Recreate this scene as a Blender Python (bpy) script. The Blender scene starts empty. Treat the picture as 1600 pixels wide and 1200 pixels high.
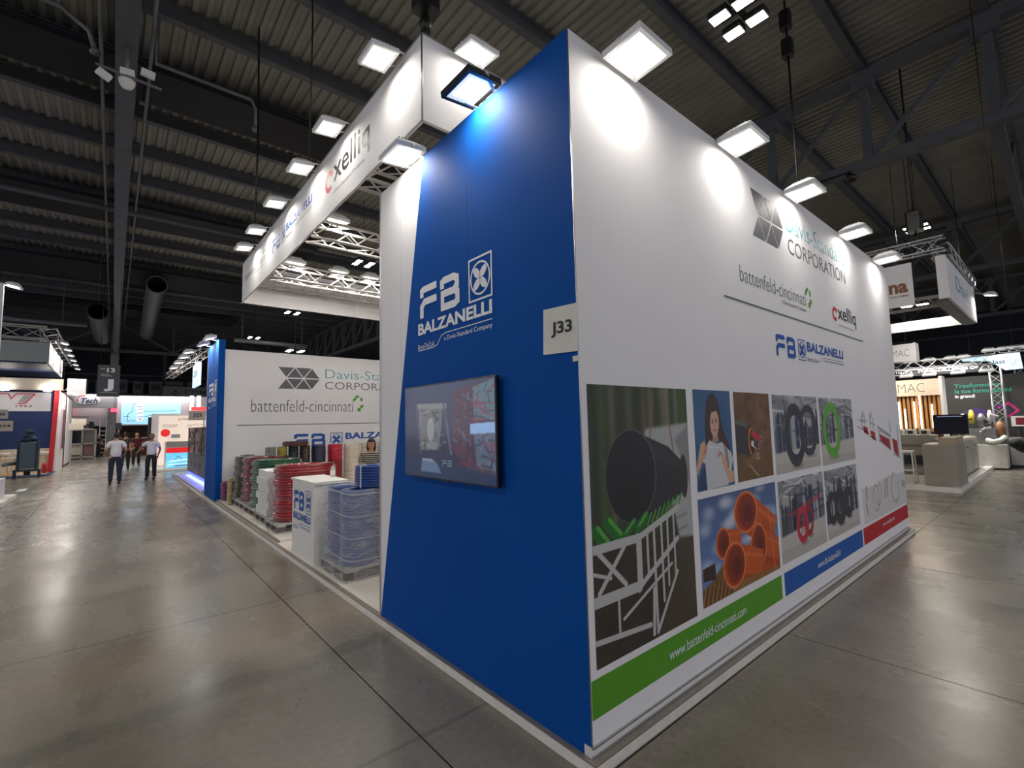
import bpy, bmesh, math, random
import numpy as np
from mathutils import Vector, Matrix
PI = math.pi
random.seed(7)
sc = bpy.context.scene
COL = sc.collection

# ------------------------------------------------------------------ camera, world, exposure
cam = bpy.data.cameras.new('camera'); cam_o = bpy.data.objects.new('camera', cam); COL.objects.link(cam_o)
yaw, pitch, roll = 0.7016, 0.0836, -0.0230
fw = Vector((math.sin(yaw)*math.cos(pitch), math.cos(yaw)*math.cos(pitch), math.sin(pitch)))
r0 = Vector((math.cos(yaw), -math.sin(yaw), 0)); u0 = r0.cross(fw)
rt = r0*math.cos(roll) + u0*math.sin(roll); up = u0*math.cos(roll) - r0*math.sin(roll)
M = Matrix.Identity(4)
for i in range(3):
    M[i][0], M[i][1], M[i][2] = rt[i], up[i], -fw[i]
M.translation = Vector((-1.8968, -1.6859, 1.75))
cam_o.matrix_world = M
cam.sensor_fit = 'HORIZONTAL'; cam.sensor_width = 36; cam.lens = 736.8*36/1600; cam.clip_start = .05; cam.clip_end = 300
sc.camera = cam_o
w = bpy.data.worlds.new('hall_air'); sc.world = w; w.use_nodes = True
bg = w.node_tree.nodes['Background']; bg.inputs[0].default_value = (.86, .88, 1.0, 1); bg.inputs[1].default_value = .72
sc.view_settings.view_transform = 'Standard'; sc.view_settings.look = 'None'
sc.view_settings.exposure = 0.52; sc.view_settings.gamma = 1; sc.view_settings.use_curve_mapping = False
FLOOD_W = 9.0       # wall washers
CLUSTER_W = 95.0    # high bay clusters

# ------------------------------------------------------------------ materials
def lin(c):
    return tuple(((v/255)/12.92 if v/255 <= .04045 else ((v/255+.055)/1.055)**2.4) for v in c)
MATS = {}
def mat(name, rgb, rough=.5, metal=0., var=.06, scale=8., emit=0., alpha=1., bump=0., coat=0., spec=.5):
    if name in MATS: return MATS[name]
    m = bpy.data.materials.new(name); m.use_nodes = True; nt = m.node_tree; b = nt.nodes['Principled BSDF']
    c = lin(rgb)
    b.inputs['Roughness'].default_value = rough; b.inputs['Metallic'].default_value = metal
    b.inputs['Specular IOR Level'].default_value = spec
    if coat: b.inputs['Coat Weight'].default_value = coat; b.inputs['Coat Roughness'].default_value = .08
    tc = nt.nodes.new('ShaderNodeTexCoord'); no = nt.nodes.new('ShaderNodeTexNoise'); no.inputs['Scale'].default_value = scale; no.inputs['Detail'].default_value = 4
    nt.links.new(tc.outputs['Object'], no.inputs['Vector'])
    rp = nt.nodes.new('ShaderNodeValToRGB')
    rp.color_ramp.elements[0].position = .3; rp.color_ramp.elements[1].position = .7
    rp.color_ramp.elements[0].color = (*[max(0, v*(1-var)) for v in c], 1); rp.color_ramp.elements[1].color = (*[min(1, v*(1+var)) for v in c], 1)
    nt.links.new(no.outputs['Fac'], rp.inputs[0]); nt.links.new(rp.outputs[0], b.inputs['Base Color'])
    if emit:
        b.inputs['Emission Color'].default_value = (*c, 1); b.inputs['Emission Strength'].default_value = emit
    if alpha < 1: b.inputs['Alpha'].default_value = alpha
    if bump:
        bp = nt.nodes.new('ShaderNodeBump'); bp.inputs['Strength'].default_value = bump; bp.inputs['Distance'].default_value = .02
        n2 = nt.nodes.new('ShaderNodeTexNoise'); n2.inputs['Scale'].default_value = scale*2.5; n2.inputs['Detail'].default_value = 5
        nt.links.new(tc.outputs['Object'], n2.inputs['Vector'])
        nt.links.new(n2.outputs['Fac'], bp.inputs['Height']); nt.links.new(bp.outputs[0], b.inputs['Normal'])
    MATS[name] = m
    return m
WHITE = mat('white_print_fabric', (240, 238, 239), .75, var=.015, scale=2)
WHITEP = mat('white_laminate', (232, 231, 226), .35, var=.02)
BLUE = mat('blue_print_fabric', (0, 78, 162), .7, var=.03, scale=2, spec=.15)
LOGOBLUE = mat('logo_blue', (28, 84, 172), .6, var=.02)
GREYINK = mat('grey_ink', (98, 98, 102), .6)
DARKINK = mat('dark_ink', (38, 38, 42), .6)
TEAL = mat('teal_ink', (95, 176, 184), .6)
GREENINK = mat('green_ink', (90, 165, 40), .6)
REDINK = mat('red_ink', (205, 35, 45), .6)
LOGOWHITE = mat('white_ink', (238, 240, 242), .6)
GREENBAND = mat('green_band_print', (84, 156, 28), .6, var=.02)
BLUEBAND = mat('blue_band_print', (10, 88, 172), .6, var=.02)
REDBAND = mat('red_band_print', (190, 20, 34), .6, var=.02)
ALU = mat('brushed_aluminium', (188, 188, 190), .35, .85, var=.05, scale=30)
ALUW = mat('pale_aluminium_truss', (205, 200, 196), .4, .35, var=.05)
EDGE = mat('worn_metal_edge', (150, 142, 132), .45, .4, var=.12, scale=20)
PLATS = mat('white_platform_side', (236, 230, 222), .5, var=.06, scale=15)
PLATF = mat('pale_platform_floor', (222, 217, 208), .38, var=.05, scale=3)
BLACK = mat('black_plastic', (18, 18, 20), .4)
DARKMET = mat('dark_metal', (52, 53, 56), .5, .4)
STEEL = mat('dark_roof_steel', (84, 87, 92), .65, .1, var=.12, scale=3)
STEELL = mat('galvanised_roof_steel', (120, 122, 124), .5, .4, var=.1, scale=3)
DECK = mat('roof_deck', (140, 138, 132), .8, var=.12, scale=1.2)
NAVY = mat('dark_roof_strip', (7, 9, 20), .7, var=.15)
HALLWALL = mat('hall_end_wall', (44, 47, 52), .8, var=.15, scale=.6)
GLASSLAMP = mat('floodlight_glow', (255, 247, 230), .3, emit=14, var=0)
GLASSRIM = mat('floodlight_glass_rim', (226, 232, 226), .3, emit=.55, var=0)
BAYGLOW = mat('high_bay_glow', (255, 250, 238), .3, emit=30, var=0)
SKIN = mat('skin', (178, 128, 104), .55)

# ------------------------------------------------------------------ mesh builder
class MB:
    def __init__(s): s.v = []; s.f = []; s.m = []; s.sm = []
    def add(s, vs, fs, mi=0, smooth=False):
        o = len(s.v); s.v += [tuple(v) for v in vs]
        for f in fs: s.f.append(tuple(i+o for i in f)); s.m.append(mi); s.sm.append(smooth)
        return s
    def box(s, x0, x1, y0, y1, z0, z1, mi=0):
        x0, x1 = min(x0, x1), max(x0, x1); y0, y1 = min(y0, y1), max(y0, y1); z0, z1 = min(z0, z1), max(z0, z1)
        return s.add([(x0,y0,z0),(x1,y0,z0),(x1,y1,z0),(x0,y1,z0),(x0,y0,z1),(x1,y0,z1),(x1,y1,z1),(x0,y1,z1)],
                     [(3,2,1,0),(4,5,6,7),(0,1,5,4),(1,2,6,5),(2,3,7,6),(3,0,4,7)], mi)
    def bev(s, x0, x1, y0, y1, z0, z1, b=.01, mi=0):
        # box with chamfered vertical and top edges
        r = [(x0+b,y0),(x1-b,y0),(x1,y0+b),(x1,y1-b),(x1-b,y1),(x0+b,y1),(x0,y1-b),(x0,y0+b)]
        r2 = [(x0+2*b,y0+b),(x1-2*b,y0+b),(x1-b,y0+2*b),(x1-b,y1-2*b),(x1-2*b,y1-b),(x0+2*b,y1-b),(x0+b,y1-2*b),(x0+b,y0+2*b)]
        vs = [(*p, z0) for p in r]+[(*p, z1-b) for p in r]+[(*p, z1) for p in r2]
        fs = [tuple(range(7,-1,-1)), tuple(range(16,24))]
        for i in range(8):
            j = (i+1) % 8; fs += [(i,j,8+j,8+i), (8+i,8+j,16+j,16+i)]
        return s.add(vs, fs, mi)
    def bar(s, a, b, w, h=None, mi=0, upv=(0,0,1)):
        h = h or w; a = Vector(a); b = Vector(b); d = (b-a).normalized(); U = Vector(upv)
        if abs(d.dot(U)) > .98: U = Vector((0,1,0))
        r = d.cross(U).normalized(); u = r.cross(d)
        vs = []
        for p in (a, b):
            for sx, sz in ((-1,-1),(1,-1),(1,1),(-1,1)): vs.append(p + r*sx*w/2 + u*sz*h/2)
        return s.add(vs, [(3,2,1,0),(4,5,6,7),(0,1,5,4),(1,2,6,5),(2,3,7,6),(3,0,4,7)], mi)
    def tube(s, pts, r, n=8, mi=0, cap=True):
        pts = [Vector(p) for p in pts]; rr = r if isinstance(r, (list, tuple)) else [r]*len(pts)
        vs = []; fs = []; pu = None
        for i, p in enumerate(pts):
            d = (pts[min(i+1, len(pts)-1)]-pts[max(i-1, 0)]).normalized()
            if pu is None:
                pu = Vector((0,0,1)) if abs(d.z) < .9 else Vector((1,0,0))
            x = d.cross(pu).normalized(); pu = x.cross(d).normalized()
            for k in range(n):
                a = 2*PI*k/n; vs.append(p + (x*math.cos(a)+pu*math.sin(a))*rr[i])
        for i in range(len(pts)-1):
            for k in range(n):
                k2 = (k+1) % n; fs.append((i*n+k, i*n+k2, (i+1)*n+k2, (i+1)*n+k))
        if cap: fs += [tuple(range(n-1,-1,-1)), tuple(range((len(pts)-1)*n, len(pts)*n))]
        return s.add(vs, fs, mi, True)
    def lathe(s, prof, n=24, c=(0,0,0), mi=0, closed=False, smooth=True):
        vs = []; fs = []; k = len(prof)
        for i in range(n):
            a = 2*PI*i/n
            for r, z in prof: vs.append((c[0]+r*math.cos(a), c[1]+r*math.sin(a), c[2]+z))
        for i in range(n):
            j = (i+1) % n
            for q in range(k if closed else k-1):
                q2 = (q+1) % k; fs.append((i*k+q, j*k+q, j*k+q2, i*k+q2))
        return s.add(vs, fs, mi, smooth)
    def ell(s, c, r, n=12, m=8, mi=0):
        vs = []; fs = []
        for i in range(m+1):
            t = PI*i/m
            for k in range(n):
                a = 2*PI*k/n; vs.append((c[0]+r[0]*math.sin(t)*math.cos(a), c[1]+r[1]*math.sin(t)*math.sin(a), c[2]+r[2]*math.cos(t)))
        for i in range(m):
            for k in range(n):
                k2 = (k+1) % n; fs.append((i*n+k, (i+1)*n+k, (i+1)*n+k2, i*n+k2))
        return s.add(vs, fs, mi, True)
    def ext(s, poly, fr, t0, t1, mi=0):
        # polygon in (u,v) on frame fr=(O,U,V,N), thickness t0..t1 along N
        O, U, V, N = fr; n = len(poly)
        vs = [O+U*a+V*b+N*t0 for a, b in poly]+[O+U*a+V*b+N*t1 for a, b in poly]
        fs = [tuple(range(n-1,-1,-1)), tuple(range(n, 2*n))]+[(i, (i+1) % n, n+(i+1) % n, n+i) for i in range(n)]
        return s.add(vs, fs, mi)
    def build(s, name, mats, parent=None, **kw):
        me = bpy.data.meshes.new(name)
        off = wloc(parent)
        me.from_pydata([(v[0]-off[0], v[1]-off[1], v[2]-off[2]) for v in s.v], [], s.f)
        for m in (mats if isinstance(mats, (list, tuple)) else [mats]): me.materials.append(m)
        me.polygons.foreach_set('material_index', s.m); me.polygons.foreach_set('use_smooth', s.sm)
        me.update()
        o = bpy.data.objects.new(name, me); COL.objects.link(o)
        if parent: o.parent = parent
        for k, v in kw.items():
            if v: o[k] = v
        return o
def wloc(o):
    v = Vector((0,0,0))
    while o is not None: v += o.location; o = o.parent
    return v
def thing(name, label, cat, loc=(0,0,0), group=None):
    o = bpy.data.objects.new(name, None); COL.objects.link(o); o.location = loc; o.empty_display_size = .1
    o['label'] = label; o['category'] = cat
    if group: o['group'] = group
    return o
def one(mb, name, mats, label, cat, group=None):
    # one-mesh thing with its origin at its base centre
    xs = [v[0] for v in mb.v]; ys = [v[1] for v in mb.v]; zs = [v[2] for v in mb.v]
    c = ((min(xs)+max(xs))/2, (min(ys)+max(ys))/2, min(zs))
    mb.v = [(v[0]-c[0], v[1]-c[1], v[2]-c[2]) for v in mb.v]
    o = mb.build(name, mats); o.location = c; o['label'] = label; o['category'] = cat
    if group: o['group'] = group
    return o
def copy_tree(o, parent=None):
    c = o.copy(); COL.objects.link(c); c.parent = parent
    for ch in list(o.children): copy_tree(ch, c)
    return c
def frame(O, U, V):
    U = Vector(U).normalized(); V = Vector(V).normalized(); return (Vector(O), U, V, U.cross(V))

# flat print helpers --------------------------------------------------------------
def text(s, fr, box, m, parent, name='lettering', bold=0., just='fit', lift=.002, label=None, slant=0.):
    """flat lettering s filling box=(u0,v0,u1,v1) on frame fr"""
    cu = bpy.data.curves.new('t', 'FONT'); cu.body = s; cu.resolution_u = 3; cu.offset = bold; cu.shear = slant
    ob = bpy.data.objects.new('t', cu); COL.objects.link(ob)
    dg = bpy.context.evaluated_depsgraph_get(); me = bpy.data.meshes.new_from_object(ob.evaluated_get(dg))
    co = np.empty(len(me.vertices)*3); me.vertices.foreach_get('co', co); co = co.reshape(-1, 3)
    a, b = co[:, 0].min(), co[:, 0].max(); c, d = co[:, 1].min(), co[:, 1].max()
    u0, v0, u1, v1 = box
    su = (u1-u0)/(b-a); sv = (v1-v0)/(d-c)
    if just != 'fit': su = sv
    fs = [tuple(p.vertices) for p in me.polygons]
    O, U, V, N = fr
    mb = MB(); mb.add([O+U*(u0+(x-a)*su)+V*(v0+(y-c)*sv)+N*lift for x, y, z in co], fs)
    bpy.data.objects.remove(ob); bpy.data.curves.remove(cu); bpy.data.meshes.remove(me)
    o = mb.build(name, m, parent)
    if label: o['label'] = label
    return o
def stroke(mb, pts, wd, fr, mi=0, lift=.002, closed=False):
    """ribbon with mitred joints along 2-D points"""
    n = len(pts); P = [Vector(p) for p in pts]; L = []; Rr = []
    for i in range(n):
        if closed: a, b = P[i-1], P[(i+1) % n]; d1 = (P[i]-a).normalized(); d2 = (b-P[i]).normalized()
        else:
            d1 = (P[i]-P[i-1]).normalized() if i else (P[1]-P[0]).normalized()
            d2 = (P[i+1]-P[i]).normalized() if i < n-1 else d1
        t = (d1+d2); t = t.normalized() if t.length > 1e-6 else d1
        nn = Vector((-t.y, t.x)); k = 1/max(.35, nn.dot(Vector((-d1.y, d1.x))))
        L.append(P[i]+nn*wd/2*k); Rr.append(P[i]-nn*wd/2*k)
    O, U, V, N = fr
    vs = [O+U*p.x+V*p.y+N*lift for p in L+Rr]
    fs = [(i, n+i, n+(i+1) % n, (i+1) % n) for i in range(n if closed else n-1)]
    mb.add(vs, fs, mi)
def flat(mb, poly, fr, mi=0, lift=.002):
    O, U, V, N = fr; mb.add([O+U*a+V*b+N*lift for a, b in poly], [tuple(range(len(poly)))], mi)
def circ(cx, cy, rx, ry, n=24, a0=0, a1=2*PI, rot=0):
    out = []
    for k in range(n):
        a = a0+(a1-a0)*k/n; x = rx*math.cos(a); y = ry*math.sin(a)
        out.append((cx+x*math.cos(rot)-y*math.sin(rot), cy+x*math.sin(rot)+y*math.cos(rot)))
    return out
def fb_mark(fr, box, m, parent):
    u0, v0, u1, v1 = box; W = u1-u0; H = v1-v0; f = lambda L: [(u0+a*W, v0+b*H) for a, b in L]
    mb = MB(); t = .215*H
    stroke(mb, f([(.10,.66),(.10,.86),(.14,.9),(.46,.9)]), t, fr)
    stroke(mb, f([(.10,0),(.10,.36),(.17,.5),(.46,.5)]), t, fr)
    stroke(mb, f([(.59,.66),(.59,.86),(.63,.9),(.84,.9),(.91,.83),(.91,.62),(.86,.55)]), t, fr)
    stroke(mb, f([(.61,.1),(.86,.1),(.92,.16),(.92,.42),(.86,.5),(.61,.5)]), t, fr, lift=.0026)
    stroke(mb, f([(.60,0),(.60,.6)]), t*.9, fr, lift=.0032)
    return mb.build('monogram', m, parent)
def fan_mark(fr, box, m, parent):
    u0, v0, u1, v1 = box; W = u1-u0; H = v1-v0; cx, cy = (u0+u1)/2, (v0+v1)/2; mb = MB(); t = W*.055
    stroke(mb, [(u0,v0),(u1,v0),(u1,v1),(u0,v1)], t, fr, closed=True)
    stroke(mb, circ(cx, cy, W*.42, H*.38), t, fr, closed=True)
    for k in range(4):
        a = PI/4+k*PI/2; rx, ry = W*.19, W*.115
        mx, my = cx+math.cos(a)*W*.2, cy+math.sin(a)*H*.19
        flat(mb, circ(mx, my, rx, ry, 14, rot=a), fr)
    return mb.build('fan_emblem', m, parent)
def tagline(fr, box, m, parent, sub=True):
    u0, v0, u1, v1 = box; W = u1-u0; H = v1-v0; mb = MB(); t = H*.05
    stroke(mb, [(u0, v0+H*.12), (u0+W*.24, v0+H*.12), (u0+W*.30, v0+H*.25), (u0+W*.36, v0+H*.78), (u0+W*.42, v0+H*.9), (u1, v0+H*.9)], max(t, .006), fr)
    mb.build('tagline_rule', m, parent)
    text('BornToCoil', fr, (u0, v0+H*.2, u0+W*.25, v0+H*.58), m, parent)
    if sub: text('a Davis-Standard Company', fr, (u0+W*.4, v0+H*.3, u1, v0+H*.7), m, parent)
def fb_logo_tall(fr, box, m, parent):
    u0, v0, u1, v1 = box; W = u1-u0; H = v1-v0
    fb_mark(fr, (u0, v0+H*.49, u0+W*.64, v0+H*.95), m, parent)
    fan_mark(fr, (u0+W*.74, v0+H*.47, u1, v1), m, parent)
    text('BALZANELLI', fr, (u0, v0+H*.25, u1, v0+H*.42), m, parent, bold=.035)
    tagline(fr, (u0, v0, u1, v0+H*.2), m, parent)
def fb_logo_wide(fr, box, m, parent, ink):
    u0, v0, u1, v1 = box; W = u1-u0; H = v1-v0
    fb_mark(fr, (u0, v0, u0+W*.26, v1), m, parent)
    fan_mark(fr, (u0+W*.29, v0, u0+W*.385, v1), m, parent)
    text('BALZANELLI', fr, (u0+W*.41, v0+H*.5, u1, v1), m, parent, bold=.035)
    tagline(fr, (u0+W*.41, v0-H*.02, u1, v0+H*.36), ink, parent)
def ds_logo(fr, box, parent, g=GREYINK, lt=TEAL, cut=None):
    u0, v0, u1, v1 = box; W = u1-u0; H = v1-v0; mb = MB(); s = H/2; q = W*.1105; e = .008*W/2.6
    for r in range(2):
        for k in range(4):
            upr = (k % 2 == 0)
            a = u0+k*q*.5
            # first row points down, second row mirrors it
            tri = [(0, s), (q, s), (q*.5, 0)] if upr else [(0, 0), (q, 0), (q*.5, s)]
            tri = [(a+x, v0+s+y+e/2) for x, y in tri]
            if r: tri = [(x, 2*(v0+s)-y) for x, y in tri]
            c = (sum(p[0] for p in tri)/3, sum(p[1] for p in tri)/3)
            tri = [(c[0]+(x-c[0])*.9, c[1]+(y-c[1])*.9) for x, y in tri]
            if r: tri = tri[::-1]
            flat(mb, tri, fr)
    mb.build('triangle_emblem', g, parent)
    text('Davis-Standard', fr, (u0+W*.31, v0+H*.56, u1, v0+H*1.0), lt, parent, bold=-.008)
    text('CORPORATION', fr, (u0+W*.31, v0+H*.04, u1, v0+H*.4), g, parent, bold=-.008)
def bc_logo(fr, box, parent, sub=True):
    u0, v0, u1, v1 = box; W = u1-u0; H = v1-v0
    text('battenfeld-cincinnati', fr, (u0, v0+H*.3, u0+W*.88, v0+H*.85), GREYINK, parent, bold=-.012)
    if sub: text('a Davis-Standard Company', fr, (u0+W*.5, v0, u0+W*.88, v0+H*.2), GREYINK, parent)
    mb = MB(); cx, cy = u0+W*.93, v0+H*.72
    for a, l, rr in ((2.6,.055,.02),(1.7,.05,.018),(.6,.06,.022),(-.5,.06,.024),(-1.3,.05,.03),(2.2,.03,.016)):
        flat(mb, circ(cx+math.cos(a)*W*.042, cy+math.sin(a)*H*.34, W*l*.36, W*rr*.62, 12, rot=a+PI/2.6), fr)
    mb.build('leaf_swirl_emblem', GREENINK, parent)
def ex_logo(fr, box, parent):
    u0, v0, u1, v1 = box; W = u1-u0; H = v1-v0; mb = MB()
    stroke(mb, circ(u0+W*.1, v0+H*.5, W*.085, H*.24, 16, PI*.15, PI*1.8), W*.045, fr); mb.build('red_initial', REDINK, parent)
    text('xelliq', fr, (u0+W*.21, v0+H*.12, u1, v1), DARKINK, parent, bold=.01)
    text('a Davis-Standard Company', fr, (u0+W*.2, v0-H*.02, u0+W*.9, v0+H*.1), GREYINK, parent)

# raster print painter (all pixels are computed here) -----------------------------
class Pic:
    def __init__(s, x0, x1, z0, z1, res=260, base=(128,128,128)):
        s.e = (x0, x1, z0, z1); s.W = int((x1-x0)*res); s.H = int((z1-z0)*res)
        s.a = np.ones((s.H, s.W, 3))*np.array(base)/255.
        s.X, s.Z = np.meshgrid(x0+(np.arange(s.W)+.5)/s.W*(x1-x0), z0+(np.arange(s.H)+.5)/s.H*(z1-z0))
        s.rng = np.random.RandomState(abs(hash((round(x0*100), round(z0*100)))) % 9999)
    def put(s, mk, c, al=1.):
        mk = np.clip(mk, 0, 1)[..., None]*al; s.a = s.a*(1-mk)+np.array(c)/255.*mk
    def poly(s, P, c, al=1.):
        ins = np.zeros(s.X.shape, bool); n = len(P)
        for i in range(n):
            (xa, ya), (xb, yb) = P[i], P[(i+1) % n]
            if ya == yb: continue
            cr = ((ya > s.Z) != (yb > s.Z)) & (s.X < (xb-xa)*(s.Z-ya)/(yb-ya)+xa); ins ^= cr
        s.put(ins.astype(float), c, al)
    def ell(s, cx, cz, rx, rz, c, al=1., rot=0., inner=0., soft=.0):
        x = s.X-cx; z = s.Z-cz; a = x*math.cos(rot)+z*math.sin(rot); b = -x*math.sin(rot)+z*math.cos(rot)
        d = np.sqrt((a/rx)**2+(b/rz)**2)
        mk = (d < 1).astype(float) if soft == 0 else np.clip((1-d)/soft, 0, 1)
        if inner: mk *= (d > inner)
        s.put(mk, c, al)
    def line(s, a, b, wd, c, al=1.):
        ax, az = a; bx, bz = b; dx, dz = bx-ax, bz-az; L = dx*dx+dz*dz+1e-9
        t = np.clip(((s.X-ax)*dx+(s.Z-az)*dz)/L, 0, 1)
        d = np.hypot(s.X-ax-t*dx, s.Z-az-t*dz); s.put(np.clip((wd/2-d)*300+.5, 0, 1), c, al)
    def noise(s, nx, nz, amp, mono=True):
        g = s.rng.rand(nz+1, nx+1, 1 if mono else 3)-.5
        fx = np.linspace(0, nx-1e-6, s.W); fz = np.linspace(0, nz-1e-6, s.H); ix = fx.astype(int); iz = fz.astype(int)
        tx = (fx-ix)[None, :, None]; tz = (fz-iz)[:, None, None]
        v = (g[iz][:, ix]*(1-tx)+g[iz][:, ix+1]*tx)*(1-tz)+(g[iz+1][:, ix]*(1-tx)+g[iz+1][:, ix+1]*tx)*tz
        s.a = s.a+v*2*amp
    def blur(s, k):
        for ax in (0, 1):
            p = np.pad(s.a, [(k, k) if i == ax else (0, 0) for i in range(3)], mode='edge'); cs = np.cumsum(p, axis=ax)
            cs = np.concatenate([np.zeros_like(np.take(cs, [0], axis=ax)), cs], axis=ax); n = s.a.shape[ax]
            s.a = (np.take(cs, range(2*k+1, n+2*k+1), axis=ax)-np.take(cs, range(0, n), axis=ax))/(2*k+1)
    def material(s, name, rough=.5, emit=0.):
        im = bpy.data.images.new(name, s.W, s.H); buf = np.ones((s.H, s.W, 4), np.float32); buf[..., :3] = np.clip(s.a, 0, 1)
        im.pixels.foreach_set(buf.ravel()); im.update(); im.pack()
        m = bpy.data.materials.new(name); m.use_nodes = True; nt = m.node_tree; b = nt.nodes['Principled BSDF']
        t = nt.nodes.new('ShaderNodeTexImage'); t.image = im; nt.links.new(t.outputs[0], b.inputs['Base Color'])
        b.inputs['Roughness'].default_value = rough
        if emit: nt.links.new(t.outputs[0], b.inputs['Emission Color']); b.inputs['Emission Strength'].default_value = emit
        return m
    def print_on(s, fr, parent, name, lift=.0015, rough=.5, emit=0., label=None):
        x0, x1, z0, z1 = s.e; O, U, V, N = fr
        mb = MB(); mb.add([O+U*a+V*b+N*lift for a, b in ((x0,z0),(x1,z0),(x1,z1),(x0,z1))], [(0,1,2,3)])
        o = mb.build(name, s.material(name+'_print', rough, emit), parent)
        uv = o.data.uv_layers.new(name='UVMap')
        for i, c in enumerate(((0,0),(1,0),(1,1),(0,1))): uv.data[i].uv = c
        if label: o['label'] = label
        return o

# ================================================================== HALL SHELL
# polished concrete with patches, wear and varying gloss
fm = bpy.data.materials.new('polished_concrete'); fm.use_nodes = True; nt = fm.node_tree; b = nt.nodes['Principled BSDF']
ge = nt.nodes.new('ShaderNodeNewGeometry')
def nz(sc_, det=5, dist=0., stretch=None):
    n = nt.nodes.new('ShaderNodeTexNoise'); n.inputs['Scale'].default_value = sc_; n.inputs['Detail'].default_value = det; n.inputs['Distortion'].default_value = dist
    if stretch:
        mp = nt.nodes.new('ShaderNodeMapping'); mp.inputs['Scale'].default_value = stretch; mp.inputs['Rotation'].default_value = (0, 0, .3)
        nt.links.new(ge.outputs['Position'], mp.inputs['Vector']); nt.links.new(mp.outputs[0], n.inputs['Vector'])
    else: nt.links.new(ge.outputs['Position'], n.inputs['Vector'])
    return n
def ramp(src, p0, c0, p1, c1):
    r = nt.nodes.new('ShaderNodeValToRGB'); e = r.color_ramp.elements; e[0].position = p0; e[1].position = p1; e[0].color = (*c0, 1); e[1].color = (*c1, 1)
    nt.links.new(src, r.inputs[0]); return r
def mixc(a, b_, f, mode='MIX'):
    m = nt.nodes.new('ShaderNodeMix'); m.data_type = 'RGBA'; m.blend_type = mode
    if isinstance(f, float): m.inputs[0].default_value = f
    else: nt.links.new(f, m.inputs[0])
    nt.links.new(a, m.inputs[6]); nt.links.new(b_, m.inputs[7]); return m.outputs[2]
n1 = nz(.55, 8, .15); n2 = nz(1.8, 9, .3, (1, .45, 1)); n3 = nz(22, 6); n4 = nz(.9, 5, .8, (.3, 2.2, 1))
c1 = ramp(n1.outputs[0], .25, lin((112, 109, 99)), .75, lin((146, 135, 123)))
c2 = ramp(n2.outputs[0], .2, lin((108, 103, 95)), .8, lin((141, 138, 126)))
m1 = mixc(c1.outputs[0], c2.outputs[0], .55)
sp = ramp(n3.outputs[0], .3, (.86, .86, .86), .7, (1.08, 1.07, 1.05)); m2 = mixc(m1, sp.outputs[0], 1.0, 'MULTIPLY')
st = ramp(n4.outputs[0], .5, (1, 1, 1), .85, (.82, .82, .81)); m3 = mixc(m2, st.outputs[0], 1.0, 'MULTIPLY')
sx_ = nt.nodes.new('ShaderNodeSeparateXYZ'); nt.links.new(ge.outputs['Position'], sx_.inputs[0])
def mth(op, a, b_=None):
    n = nt.nodes.new('ShaderNodeMath'); n.operation = op
    for i, v in enumerate((a, b_)):
        if v is None: continue
        if isinstance(v, (int, float)): n.inputs[i].default_value = v
        else: nt.links.new(v, n.inputs[i])
    return n.outputs[0]
def track(y0, wd, col, amp):
    # worn wheel track running along X with ragged edges
    dy = mth('ABSOLUTE', mth('ADD', mth('SUBTRACT', sx_.outputs[1], y0), mth('MULTIPLY', mth('SUBTRACT', n2.outputs[0], .5), amp)))
    r = ramp(mth('DIVIDE', dy, wd), .45, col, 1.0, (1, 1, 1)); return r.outputs[0]
m3 = mixc(m3, track(2.15, .14, (.76, .77, .77), .35), 1.0, 'MULTIPLY')
m3 = mixc(m3, track(3.05, .55, (1.16, 1.08, 1.02), .8), 1.0, 'MULTIPLY')
m3 = mixc(m3, track(.83, .02, (.7, .7, .7), .05), 1.0, 'MULTIPLY')
m3 = mixc(m3, track(5.2, .25, (.85, .86, .85), 1.2), 1.0, 'MULTIPLY')
nt.links.new(m3, b.inputs['Base Color'])
rr = ramp(n2.outputs[0], .3, (.20,)*3, .75, (.36,)*3); nt.links.new(rr.outputs[0], b.inputs['Roughness'])
bp = nt.nodes.new('ShaderNodeBump'); bp.inputs['Strength'].default_value = .05; bp.inputs['Distance'].default_value = .02
n5 = nz(5, 4, .3, (.5, 1.6, 1)); nt.links.new(n5.outputs[0], bp.inputs['Height']); nt.links.new(bp.outputs[0], b.inputs['Normal'])
JOINT = mat('floor_joint', (34, 32, 29), .9, spec=.05)
o = MB().box(-40, 70, -25, 75, -.3, -.006).build('floor', fm); o['kind'] = 'structure'
floor = o
jx = [-20.2, -17.4, -14.6, -11.8, -8.95, -6.05, -3.2, -.505, 2.35, 5.2, 8.05, 10.9, 13.75, 16.6, 19.45, 22.3, 25.2]
jy = [-7.7, -3.9, -.056, 3.7, 7.5, 11.3, 15.1, 18.9, 22.7, 26.5, 30.3, 34.1]
mb = MB().box(jx[0], jx[-1], jy[0], jy[-1], -.0058, -.0016); mb.build('joint_bed', JOINT, floor)
for i in range(len(jx)-1):
    for j in range(len(jy)-1):
        g = .0045
        MB().box(jx[i]+g, jx[i+1]-g, jy[j]+g, jy[j+1]-g, -.0015, 0).build('concrete_slab', fm, floor)
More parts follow.
